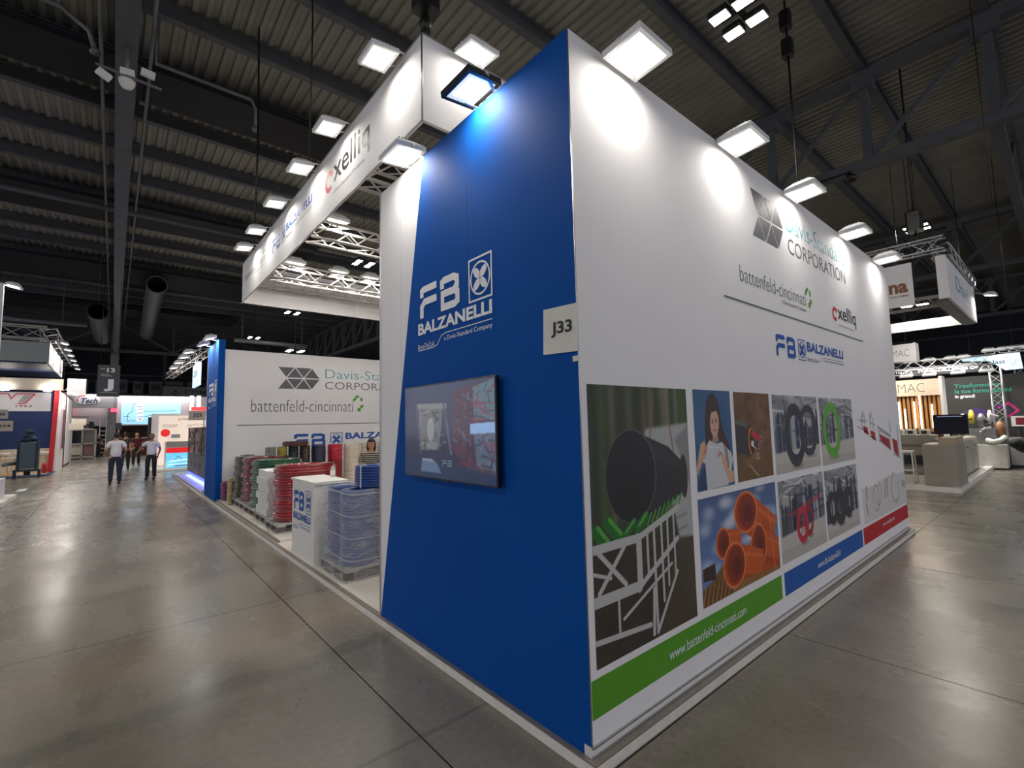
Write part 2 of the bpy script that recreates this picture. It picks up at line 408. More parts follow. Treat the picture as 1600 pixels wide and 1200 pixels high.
# roof deck: trapezoidal sheet running along Y
prof = []; x = -30.
while x < 60: prof += [(x, 0), (x+.09, 0), (x+.12, .06), (x+.21, .06), (x+.24, 0)]; x += .24
mb = MB(); n = len(prof)
mb.add([(a, -25, 10.45+b_) for a, b_ in prof]+[(a, 62, 10.45+b_) for a, b_ in prof], [(i, i+1, n+i+1, n+i) for i in range(n-1)])
ceiling = mb.build('ceiling', DECK, kind='structure')
PY = [1.0+2.13*k for k in range(-5, 27)]
for y in PY:
    mb = MB(); mb.box(-30, 60, y-.09, y+.09, 10.08, 10.12); mb.box(-30, 60, y-.02, y+.02, 10.12, 10.40); mb.box(-30, 60, y-.09, y+.09, 10.40, 10.44)
    mb.build('purlin', STEEL, ceiling)
for y0, y1 in ((11.15, 12.6), (19.7, 21.9), (28.2, 31.4), (38.5, 41)):
    MB().box(-30, 5.0, y0, y1, 9.93, 10.06).build('dark_skylight_blind', NAVY, ceiling)
# thin ridge tubes under the deck (bracing)
for yy in (2.05, 4.1, 6.3, 8.4):
    pass
def wall_struct(name, *a):
    o = MB().box(*a).build(name, HALLWALL); o['kind'] = 'structure'; return o
wl = wall_struct('wall_far', -30, 60, 62, 62.3, 0, 10.6)
wr = wall_struct('wall_right', 55, 55.3, -25, 62, 0, 10.6)
for z in (5.2, 6.9, 7.6): MB().box(-30, 55, 61.6, 61.9, z, z+.18).build('wall_rail', STEEL, wl)
for x in range(-26, 54, 4): MB().box(x, x+.3, 61.5, 61.95, 0, 10.4).build('wall_post', STEEL, wl)
for z in (4.5, 6.2, 8.4): MB().box(54.6, 54.9, -20, 60, z, z+.2).build('wall_rail', STEEL, wr)
# roof trusses along Y
def roof_truss(x, label, y0=-6):
    t = thing('roof_truss', label, 'roof truss', (x, y0, 7.7), 'steel roof trusses')
    MB().box(x-.14, x+.14, y0, 61.5, 9.86, 10.07).build('top_chord', STEEL, t)
    MB().box(x-.14, x+.14, y0, 61.5, 7.68, 7.9).build('bottom_chord', STEEL, t)
    ys = [y for y in PY if y > y0]
    for i, y in enumerate(ys):
        MB().box(x-.09, x+.09, y-.09, y+.09, 7.9, 9.86).build('post', STEEL, t)
        if i < len(ys)-1:
            y2 = ys[i+1]
            MB().bar((x, y, 9.86), (x, y2, 7.9), .1, .1).build('diagonal', STEEL, t)
        MB().box(x-.17, x+.17, y-.22, y+.22, 9.62, 9.88).build('gusset', STEEL, t)
    return t
roof_truss(-1.95, 'dark steel roof truss above the aisle, seen end on at upper left')
roof_truss(11.8, 'nearest dark steel roof truss crossing the upper right, above the white wall')
roof_truss(-15.7, 'dark steel roof truss above the stands left of the aisle')
roof_truss(25.6, 'farther dark steel roof truss at upper right, behind the nearest one')
roof_truss(39.4, 'farthest dark steel roof truss at the right, near the hall wall')
# cross girders along X, deep lattice at the right
def cross_girder(y, x0, x1, label):
    t = thing('cross_girder', label, 'girder', ((x0+x1)/2, y, 7.7), 'cross girders')
    MB().box(x0, x1, y-.1, y+.1, 7.7, 7.9).build('bottom_chord', STEEL, t)
    k = 0; x = x0
    while x < x1-.1:
        x2 = min(x+3.4, x1)
        MB().bar((x, y, 9.9 if k % 2 == 0 else 7.9), (x2, y, 7.9 if k % 2 == 0 else 9.9), .12, .12).build('diagonal', STEEL, t)
        MB().box(x-.06, x+.06, y-.06, y+.06, 7.9, 9.9).build('post', STEEL, t); x = x2; k += 1
    return t
cross_girder(7.39, 12, 25.4, 'dark lattice girder between the two right roof trusses, nearer one')
cross_girder(-1.13, 12, 25.4, 'dark lattice girder reaching into the top right corner')
cross_girder(43.6, -15.5, 11.6, 'dark lattice girder far down the aisle below the roof')
# column with the hanging row sign
mb = MB().box(-2.25, -1.75, 44.8, 45.2, 0, 9.9); c_ = one(mb, 'steel_column', STEELL, 'grey steel column far down the aisle above the sign with the letter J', 'column')
# ducts, pipes, cable runs
def duct(pts, r, label, nm='air_duct', cat='duct', m=STEELL):
    t = thing(nm, label, cat, pts[0]); mb = MB(); mb.tube(pts, r, 20, cap=False); mb.build('shell', m, t)
    for q in (pts[0], pts[-1]): MB().tube([(q[0], q[1]+(.4 if q is pts[0] else -.4), q[2]+r*.9), (q[0], q[1]+(.4 if q is pts[0] else -.4), 10.5)], .015, 5).build('hanger', STEEL, t)
    mb = MB(); mb.lathe([(r*1.06, -.06), (r*1.06, .06), (r*.94, .06), (r*.94, -.06)], 20, closed=True)
    mb.v = [(v[0]+pts[0][0], -v[2]+pts[0][1], v[1]+pts[0][2]) for v in mb.v]; mb.build('rim', m, t); return t
duct([(-.5, 27, 9.0), (-.35, 36, 9.05), (-.25, 42.8, 9.1)], .42, 'large round grey air duct ending open above the aisle', m=mat('duct_grey', (92, 94, 98), .5, .3))
duct([(-2.65, 27.2, 7.4), (-2.62, 36, 7.5)], .38, 'dark round duct beside the column, lower left of the larger duct', m=mat('duct_dark', (34, 38, 42), .6, .2))
one(MB().tube([(-9, 30, 7.14), (-3.1, 30, 7.19)], .11, 10).tube([(-4, 30, 7.1), (-4, 30, 10.5)], .012, 5).tube([(-8, 30, 7.1), (-8, 30, 10.5)], .012, 5), 'pipe', STEELL, 'pale horizontal pipe under the roof left of the column', 'pipe')
one(MB().tube([(3.4, 30, 7.08), (7.5, 30, 7.02)], .13, 10).tube([(3.8, 30, 7.1), (3.8, 30, 10.5)], .012, 5).tube([(7.2, 30, 7.1), (7.2, 30, 10.5)], .012, 5), 'pipe', STEELL, 'pale horizontal pipe under the roof above the far white wall', 'pipe')
one(MB().tube([(-24, 19.3, 9.5), (8, 19.3, 9.5)], .09, 8).tube([(-5, 19.3, 9.5), (-5, 19.3, 10.5)], .015, 5).tube([(2, 19.3, 9.5), (2, 19.3, 10.5)], .015, 5), 'pipe', STEEL, 'dark sprinkler main crossing the roof before the second navy strip', 'pipe')
one(MB().tube([(-2.38, 6, 9.8), (-2.38, 44, 9.8)], .035, 6), 'conduit', STEELL, 'thin conduit running left of the roof truss over the aisle', 'conduit')
one(MB().tube([(-1.56, 6, 9.8), (-1.56, 44, 9.8)], .035, 6), 'conduit', STEELL, 'thin conduit running right of the roof truss over the aisle', 'conduit')
def spr(pts, lab):
    t = thing('sprinkler_pipe', lab, 'pipe', pts[0]); MB().tube(pts, .04, 8).build('pipe_run', STEELL, t)
    p = pts[-1]; MB().lathe([(.02, .1), (.07, .02), (.09, -.03), (.0, -.06)], 10, (p[0], p[1], p[2])).build('sprinkler_head', STEELL, t)
spr([(-7, 9.3, 10.5), (-7, 9.3, 9.3), (-2.9, 9.3, 9.3), (-2.5, 9.3, 9.05), (-2.4, 9.3, 8.7)], 'thin sprinkler pipe left of the roof truss at upper left')
spr([(-1.5, 9.6, 10.5), (-1.5, 9.6, 9.1), (.2, 9.6, 9.1), (.3, 9.6, 8.9), (.3, 9.6, 8.45)], 'thin sprinkler pipe right of the roof truss with a drop head')
# wireless antennas and camera on the roof truss
at = thing('antenna_cluster', 'white antenna boxes and dome camera hanging below the roof truss', 'antenna', (-1.9, 7.3, 7.0))
MB().bar((-2.3, 7.3, 7.25), (-1.5, 7.3, 7.2), .03).build('cross_arm', STEELL, at)
MB().tube([(-1.93, 7.3, 7.2), (-1.93, 7.3, 7.75)], .03, 8).build('stem', STEELL, at)
for p, r_ in (((-1.68, 7.3, 7.38), .1), ((-1.93, 7.3, 7.28), -.1), ((-2.2, 7.3, 7.12), .5)):
    mb = MB().bev(-.09, .09, -.03, .03, -.05, .06, .008)
    mb.v = [tuple(Matrix.Rotation(r_, 3, 'Y') @ Vector(v)+Vector(p)) for v in mb.v]; mb.build('antenna_panel', WHITEP, at)
mb = MB().lathe([(.0, -.1), (.07, -.08), (.1, -.02), (.11, .03), (.0, .05)], 16, (-1.93, 7.3, 7.12)); mb.build('dome_camera', WHITEP, at)

# high bay clusters of four lamps
def cluster(x, y, z, label, power):
    t = thing('high_bay_light', label, 'ceiling light', (x, y, z), 'high bay light clusters')
    MB().box(x-.04, x+.04, y-.3, y+.3, z+.12, z+.16).build('frame', DARKMET, t)
    MB().box(x-.3, x+.3, y-.04, y+.04, z+.12, z+.16).build('frame', DARKMET, t)
    MB().tube([(x, y, z+.16), (x, y, 10.5)], .01, 6).build('suspension', DARKMET, t)
    for dx, dy in ((-.24, -.16), (.24, -.16), (-.24, .2), (.24, .2)):
        h_ = MB().bev(x+dx-.11, x+dx+.11, y+dy-.15, y+dy+.15, z, z+.12, .015).build('lamp_housing', DARKMET, t)
        MB().box(x+dx-.09, x+dx+.09, y+dy-.13, y+dy+.13, z-.006, z-.001).build('lamp_glass', BAYGLOW, h_)
    l = bpy.data.lights.new('high_bay_lamp', 'AREA'); l.shape = 'RECTANGLE'; l.size = .7; l.size_y = .7; l.energy = power; l.color = (1, .95, .87)
    lo = bpy.data.objects.new('high_bay_lamp', l); COL.objects.link(lo); lo.parent = t; lo.location = (0, 0, -.02)
for (x, y, z, lab) in ((5.37, 1.19, 8, 'cluster of four square lamps at top edge, above the white wall'), (5.23, 15.41, 8, 'four lamp cluster seen between the header trusses'),
        (5.31, 25.15, 8, 'four lamp cluster just below the far end of the white header'), (5.24, 34.0, 8, 'small distant four lamp cluster above the far white wall'),
        (4.2, 20.5, 5.2, 'low four lamp cluster peeping over the far white wall'),
        (-8, 1.2, 8, 'four lamp cluster over the stands to the left, near the camera'), (-8, 15.4, 8, 'four lamp cluster over the left stands, middle'), (-8.5, 30, 8, 'four lamp cluster over the left stands, far end'),
        (18.6, 1.2, 8, 'four lamp cluster over the right hand stand'), (18.6, 15.4, 8, 'four lamp cluster over the back right stands'),
        (16.6, 1.1, 5.0, 'low four lamp cluster inside the hanging white ring at the right'), (5.3, -9, 8, 'unseen four lamp cluster added behind the camera as fill light')):  # the cluster behind the camera is added for ambient fill
    cluster(x, y, z, lab, CLUSTER_W*(1 if y < 14 else 2.2) if z > 6 else 8)

# ================================================================== STAND: PLATFORM, WALLS
plat = thing('stand_platform', 'low white platform with worn metal edge under the blue and white stand', 'platform', (3.6, 9, 0))
MB().box(-.03, 7.22, -.045, 22, 0, .058).build('platform_side', PLATS, plat)
MB().box(0.02, 7.17, 0.05, 21.95, .058, .0645).build('floor_panel', PLATF, plat)
MB().box(-.032, .018, -.047, 22, .058, .066).build('edge_strip', EDGE, plat, label='worn grey metal edge along the aisle')
MB().box(.018, 7.222, -.047, -.001, .058, .066).build('edge_strip', EDGE, plat)
MB().box(.06, 7.15, 6.05, 14.0, .0646, .10).build('raised_floor', PLATF, plat, label='slightly raised white floor under the pallets')
MB().box(.03, .06, 6.05, 14.0, .0646, .098).build('edge_strip', EDGE, plat)

H = 3.992; Z0 = .066
L = frame((0, 0, 0), (0, -1, 0), (0, 0, 1))   # blue side: u = -y, normal = -x
F = frame((0, 0, 0), (1, 0, 0), (0, 0, 1))    # front: u = x, normal = -y
sw = thing('exhibition_wall', 'tall blue and white side of the corner stand, with logo and screen', 'wall', (.03, 1.2, Z0))
seams = [0.0, 1.022, 2.045, 2.447]
for i in range(3):
    MB().box(.0, .05, seams[i]+(0 if i else .05), seams[i+1], Z0, H).build('wall_panel', WHITE, sw)
MB().box(-.004, .052, 2.447, 2.475, Z0, H).build('end_profile', ALU, sw, label='slim aluminium end profile')
# the back and inner walls of the closed room behind the corner
MB().box(.05, 7.12, 2.40, 2.44, Z0, H).build('inner_wall', WHITE, sw)
# blue print, cut diagonally, one piece per panel
def ycut(z): return 1.635+(2.452-1.635)*(H-z)/(H-.066)
for i in range(3):
    a, b2 = seams[i], seams[i+1]
    if ycut(H) >= b2: P = [(-b2, Z0), (-a, Z0), (-a, H), (-b2, H)]
    elif ycut(Z0) <= b2 or i == 2:
        zt = H-(a-1.635)/(2.452-1.635)*(H-.066) if a > 1.635 else H
        P = [(-min(b2, ycut(Z0)), Z0), (-a, Z0), (-a, zt)] + ([(-ycut(H), H)] if a < 1.635 else [])
    else:
        zc = H-(b2-1.635)/(2.452-1.635)*(H-.066)
        P = [(-b2, Z0), (-a, Z0), (-a, H), (-ycut(H), H), (-b2, zc)]
    mb = MB(); flat(mb, P, L, lift=.002); mb.build('blue_print', BLUE, sw)
for y_ in seams[1:3]: MB().box(-.0026, -.001, y_-.0012, y_+.0012, Z0, H if y_ < 1.5 else 2.0).build('panel_seam', mat('seam_blue', (0, 52, 110), .7), sw)
MB().box(-.0006, 0, 2.0445, 2.0457, 2.0, H).build('panel_seam', mat('seam_grey', (170, 168, 164), .7), sw)
fb_logo_tall(frame((-.0028, 0, 0), (0, -1, 0), (0, 0, 1)), (-1.735, 2.345, -.74, 2.905), LOGOWHITE, sw)

fwall = thing('exhibition_wall', 'long white printed wall of the corner stand with photo collage and logos', 'wall', (3.6, .02, Z0))
MB().box(.0, 7.10, .0, .05, .12, H).build('wall_panel', WHITE, fwall)
mb = MB(); pr = [(7.10+.066*math.sin(a), .066-.066*math.cos(a)) for a in [PI/2*k/6 for k in range(7)]]
mb.add([(*p, .12) for p in pr]+[(*p, H) for p in pr], [(i, i+1, 8+i, 7+i) for i in range(6)], smooth=True); mb.build('rounded_end', WHITE, fwall)
MB().box(7.14, 7.166, .066, 2.4, .12, H).build('return_panel', WHITE, fwall)
MB().box(-.002, 7.17, -.006, .05, Z0, .118).build('base_board', WHITEP, fwall, label='white base board')
MB().box(-.002, 7.172, -.012, .0, .112, .122).build('base_trim', ALU, fwall, label='thin bright aluminium trim')
MB().box(-.003, 7.172, -.010, .0, Z0+.001, Z0+.014).build('base_trim', ALU, fwall)
mb = MB(); mb.tube([(.0, -.001, .12), (.0, -.001, H)], .004, 6); mb.build('corner_profile', ALU, fwall)
# coloured bands with addresses
for (x0, x1, m, s, bx) in ((.01, 2.44, GREENBAND, 'www.battenfeld-cincinnati.com', (.72, .30, 1.76, .365)), (2.50, 4.80, BLUEBAND, 'www.fb-balzanelli.it', (3.30, .30, 3.98, .365)), (4.85, 7.12, REDBAND, 'www.exelliq.com', (5.70, .31, 6.32, .375))):
    mb = MB(); flat(mb, [(x0, .24), (x1, .24), (x1, .43), (x0, .43)], F, lift=.0015); mb.build('colour_band', m, fwall)
    text(s, F, bx, LOGOWHITE, fwall, lift=.003)
ds_logo(F, (2.32, 3.35, 4.96, 3.79), fwall)
bc_logo(F, (2.02, 2.81, 3.72, 3.06), fwall)
ex_logo(F, (4.36, 2.80, 5.26, 3.06), fwall)
mb = MB(); flat(mb, [(1.72, 2.70), (5.51, 2.70), (5.51, 2.716), (1.72, 2.716)], F); mb.build('rule_line', GREYINK, fwall)
fb_logo_wide(F, (2.64, 2.31, 4.62, 2.51), LOGOBLUE, fwall, GREYINK)

# --- photo prints
p = Pic(.055, 1.07, .47, 1.955, 330, (52, 62, 38))
for x, wd, c in ((.1, .05, (34, 44, 26)), (.17, .06, (66, 84, 44)), (.26, .05, (104, 102, 78)), (.33, .05, (44, 58, 34)), (.42, .06, (92, 92, 70)), (.5, .05, (40, 54, 30)), (.57, .03, (128, 100, 76)), (.64, .05, (108, 112, 84)), (.72, .05, (52, 66, 34)), (.78, .05, (120, 118, 94)), (.83, .02, (210, 205, 196)), (.88, .05, (58, 76, 34)), (.93, .02, (180, 178, 160)), (1.0, .08, (60, 90, 30))):
    p.line((x, 1.2), (x, 2.0), wd, c, .9)
p.blur(7)
p.poly([(.05,.47),(1.08,.47),(1.08,1.02),(.05,1.1)], (58, 50, 40)); p.poly([(.6,.47),(1.08,.47),(1.08,.95),(.9,1.0)], (78, 66, 50)); p.noise(6, 8, .03)
p.poly([(.55,1.6),(.58,1.70),(1.07,1.73),(1.07,.98),(.9,1.0),(.85,1.2)], (176, 176, 176)); p.poly([(.9,1.62),(1.07,1.72),(1.07,1.3),(1.0,1.45)], (140, 140, 142)); p.blur(3)
p.line((.62,1.62),(.68,1.92),.012,(150,104,80)); p.line((.88,1.55),(.80,1.92),.012,(146,96,72))
for z in (.78,.7,.62,.56): p.line((.5,z+.3),(1.0,z+.36),.01,(90,84,72),.6)
p.blur(2)
p.ell(.99,1.38,.045,.14,(58,40,34)); p.poly([(.44,1.70),(.56,1.66),(.82,1.58),(.97,1.48),(1.0,1.38),(.97,1.28),(.76,1.20),(.5,1.14),(.4,1.16)], (44, 44, 47))
p.poly([(.5,1.66),(.8,1.56),(.98,1.46),(.99,1.42),(.6,1.52)], (60, 60, 62), .6); p.blur(1)
p.ell(.428,1.432,.25,.272,(78,80,83)); p.ell(.425,1.43,.237,.262,(22,23,26)); p.ell(.40,1.36,.16,.18,(15,16,18),.6,soft=.5)
for a, b2, wd in (((.09,1.16),(.17,1.08),.075), ((.19,1.19),(.31,1.08),.075), ((.33,1.1),(.42,1.16),.05), ((.46,1.12),(.54,1.18),.06)):
    p.line(a, b2, wd, (28,110,30)); p.line((a[0]+.015,a[1]+.02), (b2[0]+.015,b2[1]+.02), wd*.35, (80,170,60))
for k in range(8): p.line((.56+k*.05,1.13+k*.012), (.6+k*.05,1.19+k*.012), .018, (70,150,60))
wf = (196, 194, 192)
for a, b2, wd in (((.05,1.07),(.46,1.07),.05), ((.05,.80),(.46,.80),.06), ((.455,1.08),(.455,.78),.035), ((.1,1.05),(.33,.84),.03), ((.33,1.05),(.1,.84),.03), ((.46,1.07),(.9,1.19),.04), ((.47,.80),(.88,1.0),.035), ((.05,.60),(.55,.56),.03), ((.48,1.08),(.48,.8),.022), ((.55,1.1),(.55,.84),.022), ((.62,1.12),(.62,.5),.024), ((.70,1.14),(.70,.66),.022), ((.77,1.16),(.76,.74),.02), ((.84,1.17),(.84,.78),.02), ((.26,.78),(.26,.58),.02), ((.62,.5),(.86,.8),.025), ((.3,.66),(.8,.86),.02), ((.05,.95),(.2,.9),.02), ((.58,.50),(.6,.75),.03)):
    p.line(a, b2, wd, wf)
p.noise(90, 130, .012); p.print_on(F, fwall, 'photo_print', label='photo of a large black pipe on a white roller stand')
# girl
p = Pic(1.16, 1.705, 1.255, 1.958, 420, (52, 96, 138)); p.noise(4, 5, .03)
p.poly([(1.16,1.30),(1.30,1.46),(1.30,1.25),(1.16,1.25)], (30, 62, 100))
hr = (62, 42, 36); sk = (216, 168, 142)
p.ell(1.425,1.80,.10,.135,hr); p.poly([(1.33,1.83),(1.52,1.84),(1.56,1.68),(1.66,1.54),(1.66,1.40),(1.58,1.38),(1.52,1.5),(1.50,1.62),(1.36,1.58),(1.30,1.56),(1.31,1.74)], hr)
p.poly([(1.30,1.56),(1.36,1.60),(1.46,1.57),(1.54,1.58),(1.67,1.50),(1.705,1.45),(1.66,1.36),(1.60,1.26),(1.29,1.255),(1.28,1.44),(1.22,1.46)], (206, 208, 212))
p.poly([(1.16,1.42),(1.23,1.58),(1.29,1.60),(1.31,1.50),(1.25,1.46),(1.17,1.36)], sk); p.poly([(1.52,1.47),(1.55,1.50),(1.64,1.36),(1.70,1.36),(1.70,1.28),(1.63,1.27),(1.55,1.38)], sk)
p.poly([(1.41,1.64),(1.48,1.66),(1.49,1.585),(1.40,1.58)], (190,140,116)); p.ell(1.445,1.72,.066,.098,sk,rot=-.12); p.ell(1.43,1.83,.05,.03,hr)
for x, z in ((1.415,1.725),(1.472,1.733)): p.ell(x, z, .013, .006, (70,44,40)); p.ell(x, z+.016, .015, .004, (84,56,48))
p.ell(1.448,1.70,.007,.012,(196,146,122)); p.ell(1.447,1.668,.020,.006,(172,84,80))
for k in range(4): p.line((1.26+k*.012,1.50+k*.004), (1.29+k*.01,1.55+k*.008), .012, (200-k*8,150-k*6,124))
for k in range(4): p.line((1.455+k*.016,1.475+k*.004), (1.49+k*.014,1.515-k*.006), .012, (208-k*8,158-k*6,130))
p.line((1.33,1.555),(1.48,1.54),.008,(235,235,235)); p.line((1.60,1.56),(1.62,1.40),.03,(92,60,48),.5); p.line((1.56,1.60),(1.60,1.44),.015,(98,66,52),.5)
p.blur(1); p.noise(60, 80, .012, False); p.print_on(F, fwall, 'photo_print', label='photo of a smiling girl against blue')
# cable duct
p = Pic(1.765, 2.425, 1.262, 1.955, 380, (112, 78, 42))
for k in range(60): 
    x = 1.76+p.rng.rand()*.68; z = 1.25+p.rng.rand()*.7; c = [(60,38,26),(150,112,66),(128,92,50),(88,60,34),(138,84,44)][k % 5]
    p.ell(x, z, .02+.06*p.rng.rand(), .03+.09*p.rng.rand(), c, .5, rot=p.rng.rand()*3, soft=.8)
p.blur(5); p.poly([(1.77,1.75),(2.02,1.69),(1.98,1.44),(1.77,1.50)], (54,50,50)); p.poly([(1.77,1.75),(2.02,1.69),(2.02,1.66),(1.77,1.71)], (98,94,92))
p.ell(2.01,1.57,.055,.125,(48,44,44)); p.ell(2.03,1.565,.05,.11,(214,120,40)); p.ell(2.045,1.56,.042,.095,(40,26,24))
for x, z, c in ((2.09,1.61,(196,36,48)), (2.13,1.60,(206,46,56)), (2.08,1.535,(226,226,222)), (2.13,1.53,(90,30,50)), (2.17,1.585,(196,40,56))):
    p.line((x-.03,z+.01),(x+.04,z-.01),.05,c); p.ell(x+.045, z-.012, .018, .028, (230,214,206)); p.ell(x+.045, z-.012, .012, .021, (80,30,40))
for x, z in ((2.12,1.44),(2.16,1.44)): p.ell(x, z, .02, .027, (214,200,180), inner=.72)
p.blur(1); p.line((1.98,1.38),(2.13,1.28),.02,(168,140,104)); p.noise(50, 60, .02); p.print_on(F, fwall, 'photo_print', label='photo of a cut cable duct over brown straw')
# orange pipes
p = Pic(1.15, 2.435, .49, 1.205, 300, (92, 118, 170)); p.a = p.a*(.85+.35*((1.2-p.Z)/.7))[..., None]
for k in range(26):
    x = 1.15+p.rng.rand()*1.28; z = .62+p.rng.rand()*.56; p.ell(x, z, .08+.12*p.rng.rand(), .03+.05*p.rng.rand(), (226,228,236), .6, soft=.8)
p.blur(4); p.poly([(1.15,.49),(1.15,.60),(1.3,.64),(1.5,.74),(1.6,.49)], (120,84,44)); p.poly([(1.17,.66),(1.17,.74),(1.34,.75),(1.34,.64)], (60,36,34))
for k in range(14): p.line((1.15+k*.03,.5),(1.2+k*.03,.60+.01*(k%3)),.015,[(170,116,52),(84,52,34)][k%2])
O_ = (206, 88, 30); OD = (140, 44, 16); OL = (238, 132, 70)
def pipe(pic, cx, cz, rx, rz, tx, tz, s_=1.):
    dx, dz = tx-cx, tz-cz; L_ = math.hypot(dx, dz); nx, nz_ = -dz/L_, dx/L_; q = (rx+rz)/2*.95
    pic.poly([(cx+nx*q, cz+nz_*q), (tx+nx*q*.8*s_, tz+nz_*q*.8*s_), (tx-nx*q*.8*s_, tz-nz_*q*.8*s_), (cx-nx*q, cz-nz_*q)], O_)
    pic.line((cx+nx*q*.55, cz+nz_*q*.55), (tx+nx*q*.5, tz+nz_*q*.5), q*.18, OL, .5); pic.line((cx-nx*q*.7, cz-nz_*q*.7), (tx-nx*q*.6, tz-nz_*q*.6), q*.45, OD, .5)
    pic.ell(cx, cz, rx*1.06, rz*1.06, OL); pic.ell(cx, cz, rx*.95, rz*.95, (184,68,20)); pic.ell(cx+rx*.1, cz, rx*.8, rz*.86, OD); pic.ell(cx+rx*.2, cz-rz*.1, rx*.55, rz*.6, (96,26,10), .8, soft=.4)
pipe(p, 1.86, 1.03, .19, .15, 2.36, .80); pipe(p, 1.47, .86, .10, .105, 1.75, .84); p.poly([(1.9,.80),(2.2,.95),(2.43,.72),(2.43,.50),(1.9,.49),(1.7,.49)], (190,78,26))
pipe(p, 2.05, .75, .135, .16, 2.42, .62); pipe(p, 1.63, .68, .17, .155, 2.1, .58)
p.poly([(1.55,.49),(1.75,.55),(2.43,.52),(2.43,.49)], (150,104,50)); p.line((2.27,1.0),(2.33,.52),.03,(222,118,60),.7)
p.blur(1); p.noise(90, 60, .015); p.print_on(F, fwall, 'photo_print', label='photo of stacked orange pipes under a cloudy sky')
# machine hall pictures
def hall(x0, x1, z0, z1, fl, tint, res=170):
    p = Pic(x0, x1, z0, z1, res, (168, 170, 172)); Wd = x1-x0; Ht = z1-z0; rg = p.rng
    for k in range(9): p.line((x0, z1-Ht*.02*k), (x0+Wd*.9, z1-Ht*.25-Ht*.01*k), .008, (110,112,116))
    for k in range(26):
        a = (x0+rg.rand()*Wd, z1-rg.rand()*Ht*.3); p.line(a, (a[0]+rg.randn()*.25, a[1]+rg.randn()*.07), .008+.01*rg.rand(), [(70,72,80),(130,134,142),(220,222,226)][k % 3])
    for k in range(40):
        x = x0+rg.rand()*Wd; zt = z0+Ht*(.5+.35*rg.rand()); p.line((x, z0+Ht*fl), (x, zt), .012+.05*rg.rand(), [(34,38,48), tint, (58,64,76), (96,102,116), (24,26,34)][k % 5], .85)
    for k in range(16):
        x = x0+rg.rand()*Wd; z = z0+Ht*(fl+.1+.4*rg.rand()); p.line((x, z), (x+.1+.2*rg.rand(), z+.02*rg.randn()), .012, [(150,154,160), tint, (40,42,50)][k % 3], .8)
    p.poly([(x0,z0),(x1,z0),(x1,z0+Ht*(fl+.06)),(x0,z0+Ht*fl)], (196,192,184)); p.poly([(x0,z0),(x1,z0),(x1,z0+Ht*fl*.4),(x0,z0+Ht*fl*.5)], (176,172,166), .6)
    p.blur(1); return p
def coil(p, cx, cz, rx, rz, c, hi, w_=.62):
    p.ell(cx+.03, cz-rz*.98, rx*.8, .03, (120,116,110), .6, soft=.6)
    for k in range(6):
        f = 1-k*(1-w_)/6; p.ell(cx, cz, rx*f, rz*f, c, inner=1-(1-w_)/6*1.1/f)
        p.ell(cx, cz, rx*(f-.01), rz*(f-.01), hi, .8, inner=.975)
p = hall(2.49, 3.60, 1.255, 1.95, .26, (40,52,110)); coil(p, 3.32, 1.62, .24, .25, (30,30,38), (96,98,110), .72); coil(p, 2.97, 1.585, .25, .295, (28,28,34), (104,104,114), .62); p.print_on(F, fwall, 'photo_print', label='photo of two upright black hose coils in a factory')
p = hall(3.66, 4.78, 1.245, 1.945, .3, (40,44,50)); coil(p, 4.02, 1.605, .28, .30, (76,160,36), (136,206,84), .66); p.print_on(F, fwall, 'photo_print', label='photo of one upright green hose coil')
p = hall(2.49, 3.61, .50, 1.195, .32, (36,58,120)); p.poly([(2.7,.85),(3.5,.95),(3.5,1.0),(2.7,.9)], (180,60,66), .6); coil(p, 3.16, .78, .12, .15, (150,20,38), (200,60,76), .6); coil(p, 3.0, .76, .15, .165, (186,24,44), (226,90,100), .62)
for a in range(6): p.line((3.0, .76), (3.0+.11*math.cos(a*PI/3), .76+.12*math.sin(a*PI/3)), .012, (186,24,44))
p.print_on(F, fwall, 'photo_print', label='photo of a red hose reel before blue machines')
p = hall(3.66, 4.76, .50, 1.19, .22, (34,52,104)); coil(p, 3.85, .80, .16, .17, (30,30,36), (92,94,104), .5); coil(p, 4.38, .80, .17, .17, (34,32,38), (96,92,100), .45); coil(p, 4.1, .79, .2, .2, (26,26,30), (120,116,118), .45); p.print_on(F, fwall, 'photo_print', label='photo of three upright dark hose coils')
# machine line artwork (flat print without frame)
mb = MB()
for a in ([(5.18,1.62),(5.38,1.60),(5.40,1.50),(5.22,1.54)], [(5.50,1.56),(5.70,1.53),(5.72,1.42),(5.54,1.46)], [(5.92,1.50),(6.42,1.41),(6.43,1.27),(5.96,1.40)], [(6.58,1.42),(6.86,1.37),(6.88,1.14),(6.63,1.22)]): flat(mb, a, F, lift=.002)
mb.build('machine_artwork', mat('print_machine_red', (172, 40, 52), .6), fwall, label='printed drawing of red machine modules')
mb = MB()
for a, b2, wd in (((4.95,1.62),(5.45,1.52),.012), ((5.0,1.70),(5.3,1.66),.01), ((5.85,1.60),(6.5,1.46),.02), ((5.95,1.545),(6.5,1.44),.012), ((5.15,1.78),(5.15,1.6),.012), ((5.28,1.75),(5.28,1.62),.012), ((5.52,1.76),(5.52,1.58),.014), ((5.66,1.72),(5.66,1.55),.012), ((5.10,1.70),(5.40,1.68),.01), ((5.5,1.66),(5.75,1.62),.01), ((6.5,1.66),(6.52,1.5),.03), ((6.92,1.60),(6.92,1.15),.022), ((5.45,1.49),(5.75,1.42),.015), ((5.9,1.42),(6.45,1.26),.012), ((6.58,1.20),(6.95,1.12),.016), ((5.2,1.72),(5.24,1.80),.03), ((5.56,1.7),(5.6,1.79),.03), ((5.9,1.58),(5.9,1.38),.014), ((6.46,1.46),(6.46,1.26),.014)):
    stroke(mb, [a, b2], wd, F)
